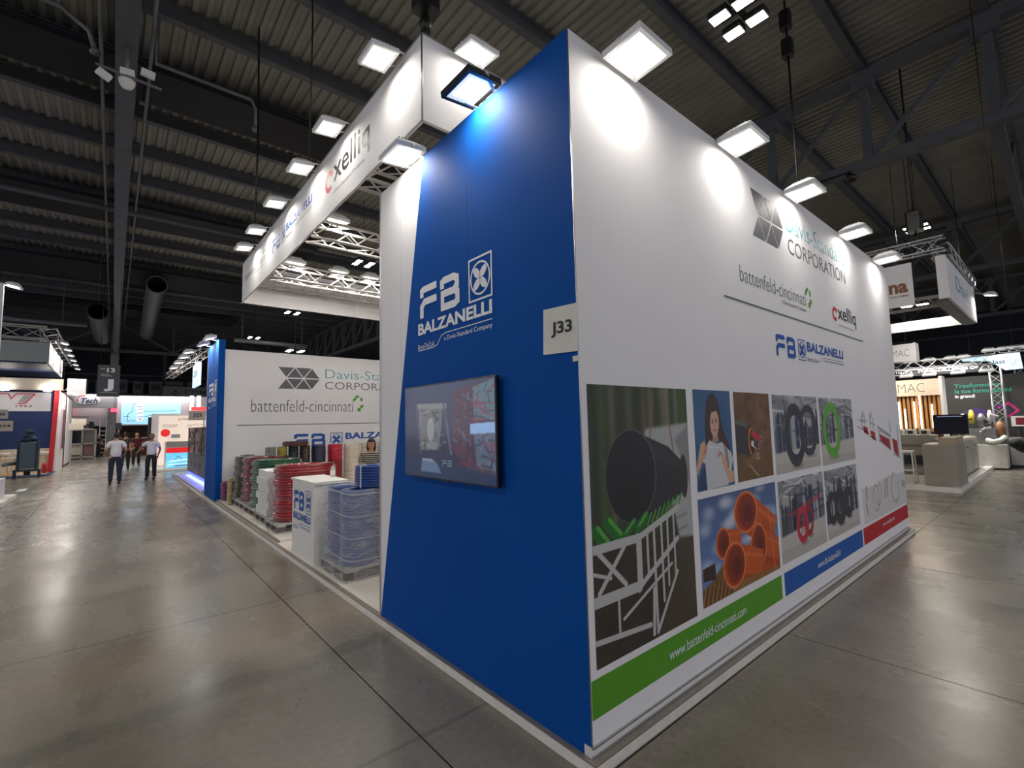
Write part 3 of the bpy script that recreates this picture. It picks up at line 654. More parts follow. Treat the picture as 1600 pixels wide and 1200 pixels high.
mb.build('machine_artwork', mat('print_grey_line', (140, 136, 140), .6), fwall, label='printed grey outline of an extrusion line')
mb = MB(); PG = mat('print_pale_grey', (176, 168, 168), .6)
for pts in ([(5.12,.90),(5.10,.72)], [(5.06,.70),(5.10,.55)], [(6.03,.90),(5.92,.66)], [(6.10,.90),(6.06,.66)], [(6.9,.80),(7.08,.74)], [(6.9,.74),(7.08,.69)]): stroke(mb, pts, .05, F)
stroke(mb, circ(5.50, .71, .14, .16, 20), .022, F, closed=True); stroke(mb, circ(6.50, .74, .20, .20, 20, PI*.5, PI*2.2), .03, F); stroke(mb, circ(5.62, .76, .14, .15, 20, PI, PI*2.5), .018, F)
mb.build('profile_artwork', PG, fwall, label='printed grey sample profiles')
mb = MB(); flat(mb, [(4.93, .46), (7.12, .46), (7.12, .90), (6.2, .93), (5.5, .86), (4.93, .88)], F, lift=.001); mb.build('profile_backdrop', mat('print_backdrop', (214, 211, 212), .7, var=.02), fwall)

# J33 number plate taped over the corner
t = thing('number_plate', 'white plate J33 taped on the blue wall near the corner', 'sign', (-.01, .13, 2.09))
jf = frame((-.012, .258, 2.14), (0, -1, -.04), (.0, -.04, 1))
mb = MB(); mb.ext([(0,0),(.262,0),(.262,.262),(0,.262)], jf, -.004, 0); mb.build('plate', mat('plate_white', (226, 224, 214), .6), t)
text('J33', jf, (.065, .09, .225, .18), DARKINK, t, bold=.03)
MB().box(-.014, -.001, -.004, .03, 2.075, 2.105).build('tape', mat('plate_white', (0,0,0)), t)

# television
tv = thing('television', 'slim dark television showing machines, hung on the blue wall', 'television', (-.04, 1.25, 1.35))
MB().bev(-.062, -.032, .645, 1.865, 1.352, 2.062, .005).build('bezel', BLACK, tv)
MB().box(-.034, -.001, 1.0, 1.5, 1.5, 1.9).build('wall_bracket', DARKMET, tv)
MB().box(-.064, -.056, 1.21, 1.29, 1.345, 1.356).build('power_sensor', DARKMET, tv)
p = Pic(-1.855, -.655, 1.362, 2.052, 260, (56, 60, 84)); p.a = p.a*(.8+.35*((p.Z-1.36)/.7))[..., None]
p.poly([(-1.64,1.90),(-1.27,1.89),(-1.33,1.57),(-1.59,1.56)], (104,104,106)); p.line((-1.64,1.90),(-1.24,1.89),.04,(128,128,130)); p.line((-1.26,1.90),(-1.17,1.55),.03,(88,92,112)); p.line((-1.66,1.90),(-1.60,1.54),.02,(84,86,100))
for k in range(30): 
    a = (-1.60+p.rng.rand()*.36, 1.54+p.rng.rand()*.34); p.line(a, (a[0]+p.rng.randn()*.05, a[1]+p.rng.randn()*.05), .012, [(60,62,66),(150,150,150),(40,42,50),(110,112,120)][k % 4], .8)
p.ell(-1.45,1.72,.05,.09,(150,152,156),.8); p.ell(-1.43,1.60,.09,.03,(130,132,134),.7)
p.poly([(-1.13,1.99),(-.66,2.04),(-.66,1.42),(-.95,1.45),(-1.1,1.55),(-1.16,1.6)], (78,60,76)); p.poly([(-.9,2.0),(-.66,2.04),(-.66,1.78),(-.88,1.78)], (92,116,128)); p.poly([(-.9,1.72),(-.66,1.72),(-.66,1.45),(-.86,1.48)], (84,100,120))
for k in range(150):
    a = (-1.12+p.rng.rand()*.45, 1.47+p.rng.rand()*.52); p.line(a, (a[0]+p.rng.randn()*.06, a[1]+p.rng.randn()*.05), .01, [(130,44,60),(50,40,64),(112,124,138),(140,60,72),(50,60,84)][k % 5], .65)
p.poly([(-.93,1.755),(-.66,1.765),(-.66,1.695),(-.93,1.685)], (140,176,222)); p.poly([(-1.6,1.40),(-1.58,1.50),(-1.44,1.50),(-1.36,1.47),(-1.3,1.40)], (130,142,160)); p.poly([(-1.86,1.50),(-.655,1.44),(-.655,1.36),(-1.86,1.36)], (30,60,104), .4)
p.blur(1); TVF = frame((-.0625, 0, 0), (0, -1, 0), (0, 0, 1)); p.print_on(TVF, tv, 'screen', lift=.0005, rough=.12, emit=.34, label='lit screen with factory pictures')
fb_mark(frame((-.064,0,0), (0,-1,0), (0,0,1)), (-1.29, 1.455, -1.15, 1.50), mat('screen_mark', (170,190,210), .4), tv)

# ================================================================== FLOODLIGHTS
HOUSE = mat('floodlight_housing', (150, 150, 152), .45, .6); BEZ = mat('floodlight_bezel', (222, 224, 226), .4)
REFL = mat('floodlight_reflector', (255, 252, 240), .3, emit=5, var=0)
def flood_proto(bez):
    t = thing('floodlight', 'x', 'floodlight')
    mb = MB(); a = [(-.165,-.135),(.165,-.135),(.165,.135),(-.165,.135)]; c = [(-.10,-.07),(.10,-.07),(.10,.07),(-.10,.07)]
    mb.add([(*q, 0) for q in a]+[(*q, .03) for q in a]+[(*q, .085) for q in c], [(0,3,2,1)]+[(i,(i+1)%4,4+(i+1)%4,4+i) for i in range(4)]+[(4+i,4+(i+1)%4,8+(i+1)%4,8+i) for i in range(4)]+[(8,9,10,11)])
    h = mb.build('housing', bez, t)
    for k in range(5): MB().box(-.09, .09, -.06+k*.03-.003, -.06+k*.03+.003, .08, .105).build('cooling_fin', HOUSE, h)
    mb = MB()
    for a0, a1, b0, b1 in ((-.165,.165,-.135,-.112), (-.165,.165,.112,.135), (-.165,-.142,-.112,.112), (.142,.165,-.112,.112)): mb.box(a0, a1, b0, b1, -.012, 0)
    mb.build('bezel', bez, t)
    MB().box(-.142, .142, -.112, .112, -.004, -.001).build('glass', GLASSRIM, t, label='bright glass pane')
    MB().box(-.1, .1, -.075, .075, -.006, -.004).build('led_field', GLASSLAMP, t, label='glowing lamp field')
    return t
FL1 = flood_proto(BEZ); FL2 = flood_proto(mat('floodlight_dark_bezel', (60, 62, 66), .4, .5)); used = set()
def flood(loc, aim, label, group, mount, dark=False, power=None, side=None):
    src = FL2 if dark else FL1
    t = copy_tree(src)
    t['label'] = label; t['group'] = group
    z = -Vector(aim).normalized(); sx = Vector(side or (1,0,0)); sx = (sx-z*sx.dot(z)).normalized(); y = z.cross(sx)
    Mx = Matrix.Identity(4)
    for i in range(3): Mx[i][0], Mx[i][1], Mx[i][2] = sx[i], y[i], z[i]
    Mx.translation = Vector(loc); t.matrix_world = Mx; inv = Mx.inverted()
    mb = MB(); cx_ = Vector(loc)
    for s_ in (-1, 1):
        a = Vector((s_*.17, 0, .02)); q = inv @ (Vector(mount)+sx*s_*.09)
        mb.bar(a, q, .022, .006)
    q0 = inv @ (Vector(mount)-sx*.11); q1 = inv @ (Vector(mount)+sx*.11); mb.bar(q0, q1, .03, .008)
    o = mb.build('bracket', ALUW); o.parent = t
    l = bpy.data.lights.new('flood_lamp', 'AREA'); l.shape = 'RECTANGLE'; l.size = .19; l.size_y = .14; l.energy = power or FLOOD_W; l.color = (1, .955, .89); l.spread = math.radians(165)
    lo = bpy.data.objects.new('flood_lamp', l); COL.objects.link(lo); lo.parent = t; lo.location = (0, 0, -.009)
    return t
ordw = ['nearest', 'second', 'third', 'fourth', 'fifth', 'sixth', 'seventh']
for i, x in enumerate((.446, 1.87, 3.23, 4.90, 6.44)):
    flood((x, -.16, 3.955), (0, -.06, -1), f'{ordw[i]} floodlight from the corner along the top of the white wall', 'floodlights on the white wall', (x, .03, H), power=4.0)
for i, (y, d) in enumerate(((.78, True), (1.78, False))):
    flood((-.12, y, 4.02), (.10, 0, -1), ('dark rimmed floodlight above the blue wall' if d else 'floodlight above the white strip beside the blue wall'), 'floodlights on the blue wall', (.03, y, H), dark=d, side=(0,1,0), power=FLOOD_W*.62)
for i, (y, z) in enumerate(((2.27, 5.22), (3.62, 5.22), (4.72, 5.22), (6.0, 5.22), (7.3, 5.22), (8.3, 5.22))):
    flood((-.11, y, z), (.12, 0, -1), f'{ordw[i]} floodlight from the near corner along the long side of the hanging header', 'floodlights on the header', (.12, y, 5.31), side=(0,1,0), power=FLOOD_W*.28)
flood((.60, 1.67, 5.24), (0, .12, -1), 'floodlight on the short front side of the hanging header', 'floodlights on the header', (.62, 1.88, 5.31), power=FLOOD_W*.28)

# ================================================================== HANGING HEADER
hd = thing('hanging_header', 'white hanging header frame with printed logos above the stand', 'header', (3.6, 5.7, 4.47))
HZ0, HZ1 = 4.47, 5.31
pan = [1.88, 4.1, 6.3, 8.2, 9.62]
for i in range(4): MB().box(.12, .14, pan[i]+.001, pan[i+1]-.001, HZ0, HZ1).build('side_panel', WHITE, hd)
for a, b2 in ((.12, 2.6), (2.602, 5.0), (5.002, 7.1)):
    MB().box(a, b2, 1.86, 1.88, HZ0, HZ1).build('front_panel', WHITE, hd); MB().box(a, b2, 9.62, 9.64, HZ0, HZ1).build('rear_panel', WHITE, hd)
MB().box(7.08, 7.10, 1.88, 9.62, HZ0, HZ1).build('side_panel', WHITE, hd)
MB().tube([(.118, 1.858, HZ0), (.118, 1.858, HZ1)], .009, 8).build('corner_profile', ALU, hd)
for z in (HZ0, HZ1): MB().bar((.118, 1.86, z), (.118, 9.64, z), .014).build('edge_profile', ALU, hd); MB().bar((.118, 1.858, z), (7.1, 1.858, z), .014).build('edge_profile', ALU, hd)
HF = frame((.12, 0, 0), (0, -1, 0), (0, 0, 1))
ex_logo(HF, (-4.40, 4.68, -3.0, 5.14), hd)
fb_logo_wide(HF, (-7.15, 4.80, -4.95, 5.04), LOGOBLUE, hd, GREYINK)
bc_logo(HF, (-9.3, 4.78, -7.6, 5.05), hd)
bc_logo(frame((0, 1.86, 0), (1, 0, 0), (0, 0, 1)), (.54, 4.72, 4.2, 5.2), hd)
# box trusses inside the header
def box_truss(a, b, s, label, group=None, nm='lighting_truss', m=ALUW, bay=.32, thick=.024, parent=None):
    a = Vector(a); b = Vector(b); d = (b-a).normalized(); U = Vector((0,0,1)) if abs(d.z) < .9 else Vector((1,0,0)); r = d.cross(U).normalized(); u = r.cross(d)
    t = parent or thing(nm, label, 'truss', a, group)
    cor = [r*i*s/2+u*j*s/2 for i, j in ((-1,-1),(1,-1),(1,1),(-1,1))]
    for c in cor: MB().tube([a+c, b+c], thick, 8).build('chord', m, t)
    n = max(2, int((b-a).length/bay)); mb = MB()
    for k in range(n):
        p0 = a+d*(b-a).length*k/n; p1 = a+d*(b-a).length*(k+1)/n
        for q in range(4):
            c0, c1 = cor[q], cor[(q+1) % 4]
            if k % 2: c0, c1 = c1, c0
            mb.tube([p0+c0, p1+c1], thick*.45, 5, cap=False)
    mb.build('lacing', m, t, kind='stuff')
    return t
for i, (y, z) in enumerate(((3.40, 4.70), (5.35, 4.66), (7.45, 4.60), (9.38, 4.95))):
    box_truss((.2, y, z), (7.0, y, z), .27, ['nearest pale box truss crossing inside the hanging header', 'second pale box truss inside the header, with one floodlight on it', 'third pale box truss inside the header, carrying three floodlights', 'pale box truss along the far end of the header'][i], 'box trusses in the header')
for i, (x, y, z, w_) in enumerate(((.60, 5.35, 4.9, 'on the second header truss'), (.58, 7.42, 4.82, 'on the third header truss, nearest the aisle'), (1.40, 7.45, 4.82, 'on the third header truss, middle one'), (2.05, 7.45, 4.82, 'on the third header truss, beside the wall edge'))):
    flood((x, y, z), (0, .15, -1), 'floodlight shining down '+w_, 'floodlights on the header trusses', (x, y, z-.08), power=FLOOD_W*2.6)
cluster_g = flood((1.02, 3.42, 4.46), (0, .1, -1), 'floodlight tucked under the nearest header truss beside the wall top', 'floodlights on the header trusses', (1.02, 3.42, 4.56), power=FLOOD_W*.8)
for i, (x, y, w_) in enumerate(((3.6, 3.4, 'hidden'), (5.0, 7.45, 'hidden'), (4.2, 5.35, ''))):
    flood((x, y, 4.85), (0, .1, -1), ['floodlight on the nearest header truss behind the blue wall', 'floodlight at the right end of the third header truss', 'floodlight at the right of the second header truss'][i], 'floodlights on the header trusses', (x, y, 4.78), power=FLOOD_W*3.0)
# hoist and cables
t = thing('chain_hoist', 'black chain hoist above the near corner of the hanging header', 'hoist', (.28, 2.05, 5.3))
MB().bev(.16, .40, 1.95, 2.15, 5.75, 6.1, .03).build('motor', BLACK, t)
MB().bev(.18, .34, 1.96, 2.12, 6.12, 6.7, .04).build('chain_bag', mat('dark_brown_bag', (44, 32, 30), .8), t)
MB().lathe([(.0,0),(.05,0),(.06,.1),(.04,.2),(0,.22)], 10, (.27, 2.05, 5.52)).build('hook_block', BLACK, t)
MB().bar((.3, 2.05, 5.9), (.24, 1.93, 6.0), .05).build('label_plate', WHITEP, t)
MB().tube([(.27, 2.05, 6.7), (.27, 2.05, 10.2)], .025, 6).build('chain', BLACK, t)
MB().tube([(.27, 2.05, 5.55), (.2, 2.2, 5.3)], .012, 6).build('sling', BLACK, t); MB().tube([(.27, 2.05, 5.55), (.13, 2.6, 5.31)], .01, 6).build('sling', BLACK, t)
def rope(x, y, z0, lab, r=.012, grp='suspension cables'): one(MB().tube([(x, y, z0), (x+.03, y, (z0+10.4)/2), (x, y, 10.4)], r, 6), 'suspension_cable', BLACK, lab, 'cable', grp)
rope(.2, 9.0, 5.3, 'thick black cable hanging to the far end of the header', .02); rope(.2, 5.4, 5.3, 'black cable above the middle of the header side'); rope(6.9, 9.4, 5.3, 'black cable at the right rear corner of the header')
t = thing('chain_hoist', 'pair of small black hoist blocks on a rope above the white wall', 'hoist', (7.74, 1.3, 4.0), None)
MB().tube([(7.72, 1.28, 10.4), (7.74, 1.3, 6.3), (7.76, 1.3, 4.0)], .02, 6).build('rope', BLACK, t)
for z in (9.2, 8.62): MB().bev(7.62, 7.82, 1.2, 1.38, z, z+.36, .03).build('hoist_block', BLACK, t)
rope(11.0, -1.0, 5.8, 'thin pale line hanging from the roof at upper right', .008)
t = thing('chain_hoist', 'black motor hanging above the white ring banner at the right', 'hoist', (12.6, .4, 5.8)); MB().bev(12.45, 12.75, .25, .55, 6.1, 6.6, .04).build('motor', BLACK, t); MB().tube([(12.6, .4, 6.6), (12.6, .4, 10.5)], .02, 6).build('chain', BLACK, t); MB().tube([(12.6, .4, 5.8), (12.6, .4, 6.1)], .02, 6).build('hook', BLACK, t)
t = thing('roof_camera', 'small black double spotlight under the right roof truss', 'spotlight', (11.67, 1.76, 7.66))
MB().bar((11.5, 1.3, 7.62), (11.5, 2.2, 7.62), .05).build('bar', BLACK, t)
for yy in (1.35, 2.1): MB().tube([(11.5, yy, 7.56), (11.3, yy-.1, 7.36)], [.06, .1], 10).build('spot_head', BLACK, t)

# ================================================================== FAR TOWER, BACK WALL
tw = thing('exhibition_tower', 'narrow blue tower with white logo at the far aisle corner of the stand', 'tower', (.1, 12.5, .066))
MB().box(0, .14, 11.60, 13.25, .066, 3.97).build('tower_body', BLUE, tw)
MB().box(-.004, .02, 13.25, 13.29, .066, 3.97).build('edge_profile', ALU, tw)
fb_logo_tall(frame((-.002, 0, 0), (0, -1, 0), (0, 0, 1)), (-12.95, 2.30, -11.75, 2.98), LOGOWHITE, tw)
for i, (y, z) in enumerate(((11.85, 4.0), (12.9, 4.0))): flood((-.16, y, z), (.35, 0, -1), ['nearer floodlight on top of the blue tower', 'farther floodlight on top of the blue tower'][i], 'floodlights on the blue tower', (.05, y, 3.97), side=(0,1,0), power=FLOOD_W*.8)
bw = thing('exhibition_wall', 'white rear wall behind the pallets with three logos', 'wall', (3.6, 11.7, .066))
for a, b2 in ((.14, 2.4), (2.402, 4.8), (4.802, 7.1)): MB().box(a, b2, 11.66, 11.72, .066, 3.74).build('wall_panel', WHITE, bw)
BF = frame((0, 11.66, 0), (1, 0, 0), (0, 0, 1))
ds_logo(BF, (1.34, 2.80, 5.3, 3.38), bw); bc_logo(BF, (.74, 2.02, 3.72, 2.60), bw, False)
mb = MB(); flat(mb, [(.44, 1.85), (6.2, 1.85), (6.2, 1.87), (.44, 1.87)], BF); mb.build('rule_line', GREYINK, bw)
fb_logo_wide(BF, (1.72, 1.24, 5.2, 1.6), LOGOBLUE, bw, GREYINK)
# far truss with lamps beyond the tower, hanging lit sign
box_truss((-.05, 13.4, 3.9), (-.3, 21, 3.9), .2, 'thin truss with small lamps running on beyond the blue tower', nm='lighting_truss', bay=.5, thick=.013)
for i, y in enumerate((14.2, 15.4, 16.8, 18.4)): flood((-.35, y, 3.95), (.2, 0, -1), ['first', 'second', 'third', 'fourth'][i]+' small floodlight on the truss beyond the blue tower', 'floodlights beyond the tower', (-.2, y, 4.02), side=(0,1,0), power=4.0)
t = thing('hanging_sign', 'pale blue lit sign hanging beyond the blue tower', 'sign', (-.15, 14, 3.0)); MB().box(-.2, -.14, 13.35, 14.6, 2.98, 3.6).build('sign_face', mat('pale_lit_sign', (196, 220, 240), .5, emit=.7), t)
text('dav', frame((-.2, 0, 0), (0, -1, 0), (0, 0, 1)), (-14.4, 3.25, -13.6, 3.5), DARKINK, t); MB().bar((-.17, 14.0, 3.6), (-.17, 14.0, 3.78), .02).build('hanger', ALU, t); MB().tube([(-.17, 14.4, 3.6), (-.17, 14.4, 3.78)], .012, 8).build('hanger', ALU, t)

# ================================================================== COUNTER, PALLETS, COILS
ZF = .066; ZR = .101
ct = thing('reception_counter', 'white reception counter with blue logo beside the blue coil pallet', 'counter', (.25, 4.95, ZF))
MB().box(.045, .46, 4.47, 5.40, ZF, 1.045).build('body', WHITEP, ct)
MB().bev(.03, .475, 4.45, 5.42, 1.045, 1.075, .003).build('worktop', WHITEP, ct)
MB().box(.05, .455, 4.475, 5.395, ZF, ZF+.004).build('plinth', EDGE, ct)
fb_logo_tall(frame((.043, 0, 0), (0, -1, 0), (0, 0, 1)), (-5.33, .40, -4.60, .94), LOGOBLUE, ct)
bt = thing('bottle', 'clear spray bottle with white label on the white counter', 'bottle', (.44, 4.95, 1.0755))
MB().lathe([(0,0),(.03,0),(.033,.01),(.033,.10),(.028,.125),(.012,.145),(.012,.16)], 16, (.44, 4.95, 1.0755)).build('body', mat('clear_plastic', (215, 222, 220), .15, alpha=.55), bt)
MB().lathe([(.0335,.03),(.0335,.09)], 16, (.44, 4.95, 1.0755)).build('label', WHITEP, bt)
MB().lathe([(.014,.16),(.014,.185),(0,.19)], 12, (.44, 4.95, 1.0755)).build('cap', mat('bottle_cap', (60, 62, 66), .4), bt)
PALM = mat('grey_pallet', (176, 174, 170), .6, var=.12, scale=20); PALD = mat('pallet_block', (104, 100, 96), .7)
def pallet(x0, y0, lx, ly, z, label):
    t = thing('pallet', label, 'pallet', (x0+lx/2, y0+ly/2, z), 'pallets on the stand')
    for i in range(3):
        for j in range(3):
            bx = x0+i*(lx-.13)/2; by = y0+j*(ly-.10)/2; MB().box(bx, bx+.13, by, by+.10, z+.02, z+.10).build('block', PALD, t)
    for j in range(3):
        by = y0+j*(ly-.10)/2; MB().box(x0, x0+lx, by, by+.10, z, z+.02).build('runner', PALM, t)
    for i in range(3):
        bx = x0+i*(lx-.13)/2; MB().box(bx, bx+.13, y0, y0+ly, z+.10, z+.12).build('cross_board', PALM, t)
    for j in range(5):
        by = y0+j*(ly-.12)/4; MB().box(x0, x0+lx, by, by+.12, z+.12, z+.142).build('deck_board', PALM, t)
    return t
def coil_mesh(R_, h, turns, inner):
    pr = [(inner, 0)]
    for k in range(turns):
        for q in range(5):
            a = -PI/2+PI*q/4; zz = (k+.5)*h/turns; bl = .10*R_*abs(2*zz/h-1)**2.2*(1 if R_ > .25 else .35)
            pr.append((R_-bl-h/turns/2+math.cos(a)*h/turns/2*1.0, zz+math.sin(a)*h/turns*.47))
    pr += [(R_-h/turns*.6, h), (inner+.02, h)]
    n_ = 3
    for k in range(n_): pass
    return pr+[(inner, h-.01)]
CM = {}
def coil_obj(R_, h, turns, inner, m, loc, label, group, strap=None, name='hose_coil', squash=1., n=36):
    key = (R_, h, turns, inner)
    if key not in CM:
        me = MB().lathe(coil_mesh(R_, h, turns, inner), n, closed=True); me = me.build('coil_body', m); d = me.data; bpy.data.objects.remove(me); CM[key] = d
    d = CM[key]
    if d.materials[0] != m:
        d2 = CM.get((key, m.name))
        if d2 is None: d2 = d.copy(); d2.materials[0] = m; CM[(key, m.name)] = d2
        d = d2
    t = thing(name, label, 'hose coil', loc, group)
    o = bpy.data.objects.new('coil_body', d); COL.objects.link(o); o.parent = t; o.scale = (1, squash, 1)
    if strap:
        for k in range(4):
            a = k*PI/2+.5; sk_ = ('strap', R_, h, inner)
            if sk_ not in CM:
                so = MB().bar((R_+.003, 0, -.002), (R_+.003, 0, h+.003), .02, .004, upv=(1,0,0)).bar((R_+.004, 0, h+.003), (inner-.003, 0, h+.003), .02, .004).build('strap', strap); CM[sk_] = so.data; bpy.data.objects.remove(so)
            s_ = bpy.data.objects.new('strap', CM[sk_]); COL.objects.link(s_); s_.parent = t; s_.rotation_euler = (0, 0, a)
    return t
BLUEH = mat('blue_hose', (24, 66, 142), .32, coat=.4); REDH = mat('red_hose_in_film', (150, 20, 34), .22, coat=.9, bump=.55, scale=9)
GREENH = mat('green_hose_in_film', (14, 78, 52), .24, coat=.9, bump=.55, scale=9); WINEH = mat('wine_hose_in_film', (112, 22, 32), .24, coat=.9, bump=.55, scale=9)
OLIVE = mat('olive_hose_in_film', (74, 80, 62), .24, coat=.9, bump=.55, scale=9); DKG = mat('dark_hose_in_film', (30, 44, 46), .24, coat=.8, bump=.4, scale=9)
GREYH = mat('grey_hose_in_film', (120, 122, 124), .3, coat=.8, bump=.4, scale=9); YELH = mat('yellow_hose', (176, 164, 118), .4, coat=.6, bump=.5)
STRAP = mat('pale_strap', (196, 206, 214), .4)
fl = ['bottom', 'second', 'third', 'fourth', 'fifth', 'sixth', 'seventh']
# blue pallet
pallet(.09, 3.52, 1.2, .82, ZF, 'grey pallet under the film wrapped blue coils, nearest the camera')
for k in range(4):
    for i in range(3):
        for j in range(2):
            coil_obj(.197, .205, 7, .09, BLUEH, (.30+i*.395, 3.73+j*.40, ZF+.143+k*.208), f'blue coil in the wrapped pallet load, {fl[k]} layer, {["left","middle","right"][i]} of the {["front","back"][j]} row', 'blue coils under film', n=28)
coil_obj(.20, .25, 8, .10, BLUEH, (.50, 3.80, ZF+.143+.835), 'loose blue coil with pale straps on top of the wrapped pallet', None, strap=STRAP)
# stretch film: thin crumpled wrap
fmt = bpy.data.materials.new('stretch_film'); fmt.use_nodes = True; nt = fmt.node_tree; b = nt.nodes['Principled BSDF']
b.inputs['Base Color'].default_value = (.82, .84, .87, 1); b.inputs['Roughness'].default_value = .16; b.inputs['Coat Weight'].default_value = .6
no = nt.nodes.new('ShaderNodeTexNoise'); no.inputs['Scale'].default_value = 3; no.inputs['Detail'].default_value = 6; no.inputs['Distortion'].default_value = .8
tc = nt.nodes.new('ShaderNodeTexCoord'); mp = nt.nodes.new('ShaderNodeMapping'); mp.inputs['Scale'].default_value = (2.2, 2.2, 7); nt.links.new(tc.outputs['Object'], mp.inputs[0]); nt.links.new(mp.outputs[0], no.inputs['Vector'])
r_ = nt.nodes.new('ShaderNodeMapRange'); r_.inputs['From Min'].default_value = .3; r_.inputs['From Max'].default_value = .72; r_.inputs['To Min'].default_value = .16; r_.inputs['To Max'].default_value = .38
nt.links.new(no.outputs[0], r_.inputs[0]); nt.links.new(r_.outputs[0], b.inputs['Alpha'])
bp = nt.nodes.new('ShaderNodeBump'); bp.inputs['Strength'].default_value = .8; bp.inputs['Distance'].default_value = .03; nt.links.new(no.outputs[0], bp.inputs['Height']); nt.links.new(bp.outputs[0], b.inputs['Normal'])
def wrap(x0, x1, y0, y1, z0, z1, label, rounds=6):
    t = thing('stretch_wrap', label, 'plastic film', ((x0+x1)/2, (y0+y1)/2, z0)); mb = MB(); r = .12; n = 7; ring = []
    for cx_, cy_, a0 in ((x1-r, y1-r, 0), (x0+r, y1-r, PI/2), (x0+r, y0+r, PI), (x1-r, y0+r, PI*1.5)):
        for k in range(n): a = a0+PI/2*k/(n-1); ring.append((cx_+r*math.cos(a), cy_+r*math.sin(a)))
    N_ = len(ring); vs = []; rows = 22
    for q in range(rows+1):
        z = z0+(z1-z0)*q/rows
        for k, (a, b_) in enumerate(ring):
            w_ = .006*math.sin(q*1.9+k*.7)+random.uniform(-.003, .003); vs.append((a+(a-(x0+x1)/2)*w_, b_+(b_-(y0+y1)/2)*w_, z))
    fs = [(q*N_+k, q*N_+(k+1) % N_, (q+1)*N_+(k+1) % N_, (q+1)*N_+k) for q in range(rows) for k in range(N_)]
    mb.add(vs, fs, 0, True); mb.build('film_side', fmt, t)
    mb = MB()
    for z in [z0+(z1-z0)*(k+.9)/rounds for k in range(rounds)]:
        mb.tube([(a+(a-(x0+x1)/2)*.012, b_+(b_-(y0+y1)/2)*.012, z+.03*math.sin(i*.23)) for i, (a, b_) in enumerate(ring)], .005, 5, cap=False)
    mb.build('film_fold', mat('film_fold', (206, 212, 218), .25, alpha=.6), t, kind='stuff')
wrap(.085, 1.30, 3.515, 4.35, ZF+.03, 1.05, 'clear stretch film around the blue coils on the nearest pallet', 4)
# red stack
def big_stack(x, y, lx, ly, m, n, h, R_, lab, grp, turns=5, sq=1., ztop=None, inner=.28):
    pallet(x, y, lx, ly, ZR, f'grey pallet under the {lab}')
    for k in range(n):
        coil_obj(R_-.012*((k*7) % 3), h, turns, inner, m, (x+lx/2, y+ly/2, ZR+.143+k*(h+.002)), f'{fl[k]} coil from below in the {lab}', grp, squash=sq, n=40)
big_stack(.13, 6.50, 1.06, .80, REDH, 5, .178, .52, 'tall film wrapped red coil stack behind the counter', 'red coils', 4, .76)
# white cartons on a pallet
pallet(.17, 7.42, 1.1, .80, ZR, 'grey pallet under the white cartons')
CART = mat('white_carton', (220, 220, 218), .6, var=.03); TAPE = mat('carton_tape', (96, 94, 88), .5)
for k in range(6):
    for j in range(2):
        for i in range(2):
            if k == 5 and i == 1: continue
            off = .03 if (k % 2) else 0
            x0, y0, z0 = .18+i*.46+off, 7.43+j*.395, ZR+.143+k*.128
            t = thing('carton', f'white carton in the {fl[k]} layer of the carton pallet, {["aisle","inner"][i]} side, {["near","far"][j]} row', 'box', (x0+.22, y0+.19, z0), 'white cartons')
            MB().box(x0, x0+.45, y0, y0+.385, z0, z0+.125).build('carton_body', CART, t)
            MB().box(x0+.2, x0+.25, y0-.0015, y0, z0+.02, z0+.105).build('tape', TAPE, t)
big_stack(.19, 8.36, 1.0, .95, GREENH, 6, .148, .50, 'green coil stack, third pallet from the counter', 'green coils', 4, .92)
big_stack(.20, 9.36, 1.0, .90, WINEH, 6, .15, .49, 'wine red coil stack, fourth pallet from the counter', 'wine red coils', 4, .9)
big_stack(.20, 10.34, .60, .60, OLIVE, 6, .148, .29, 'olive grey coil stack near the blue tower', 'olive coils', 4, 1., inner=.14)
coil_obj(.06, .6, 14, .02, YELH, (.135, 10.5, ZR), 'pale yellow coil at the foot of the olive stack', None, n=24)
big_stack(.38, 10.98, .62, .62, GREYH, 5, .17, .29, 'grey coil stack beside the blue tower', 'grey coils', 4, 1., inner=.14)
# back row of wrapped coils and drums against the white wall
def back(x, y, w_, layers, m, label, name='wrapped_coil', h=.36):
    for k, mm in enumerate(layers):
        coil_obj(w_/2, h, 11, w_*.22, mm, (x, y, ZR+.145+k*(h+.003)), f'{label}, {["bottom","middle","top","extra top"][k]} one', 'coils against the rear wall', n=24, name=name)
xs = [(.95, .26, [GREYH, GREYH, GREYH], 'grey wrapped coil at the left end of the rear row'), (1.22, .25, [DKG, DKG, mat('yellow_wrapped', (150, 140, 50), .3, coat=.8, bump=.4)], 'coil with a yellow one on top in the rear row'),
      (1.49, .26, [DKG, DKG, DKG], 'dark wrapped coil third in the rear row'), (1.77, .28, [DKG, DKG, mat('brown_wrapped', (58, 44, 40), .3, coat=.8, bump=.4)], 'brown topped coil stack in the rear row'),
      (2.12, .38, [DKG, DKG, mat('navy_wrapped', (32, 38, 66), .3, coat=.8, bump=.4)], 'navy topped coil stack in the rear row'), (2.56, .40, [REDH, REDH, mat('crimson_wrapped', (190, 30, 56), .3, coat=.8, bump=.4)], 'crimson wrapped coil right of the navy one'),
      ]
CREAM = mat('cream_wrapped', (226, 212, 196), .35, coat=.7, bump=.4)
xs += [(3.03, .46, [CREAM]*3, 'cream wrapped coil beside the crimson ones'), (3.53, .46, [CREAM]*3, 'cream wrapped coil behind the woman'), (4.03, .46, [CREAM]*3, 'cream wrapped coil at the right end of the rear row')]
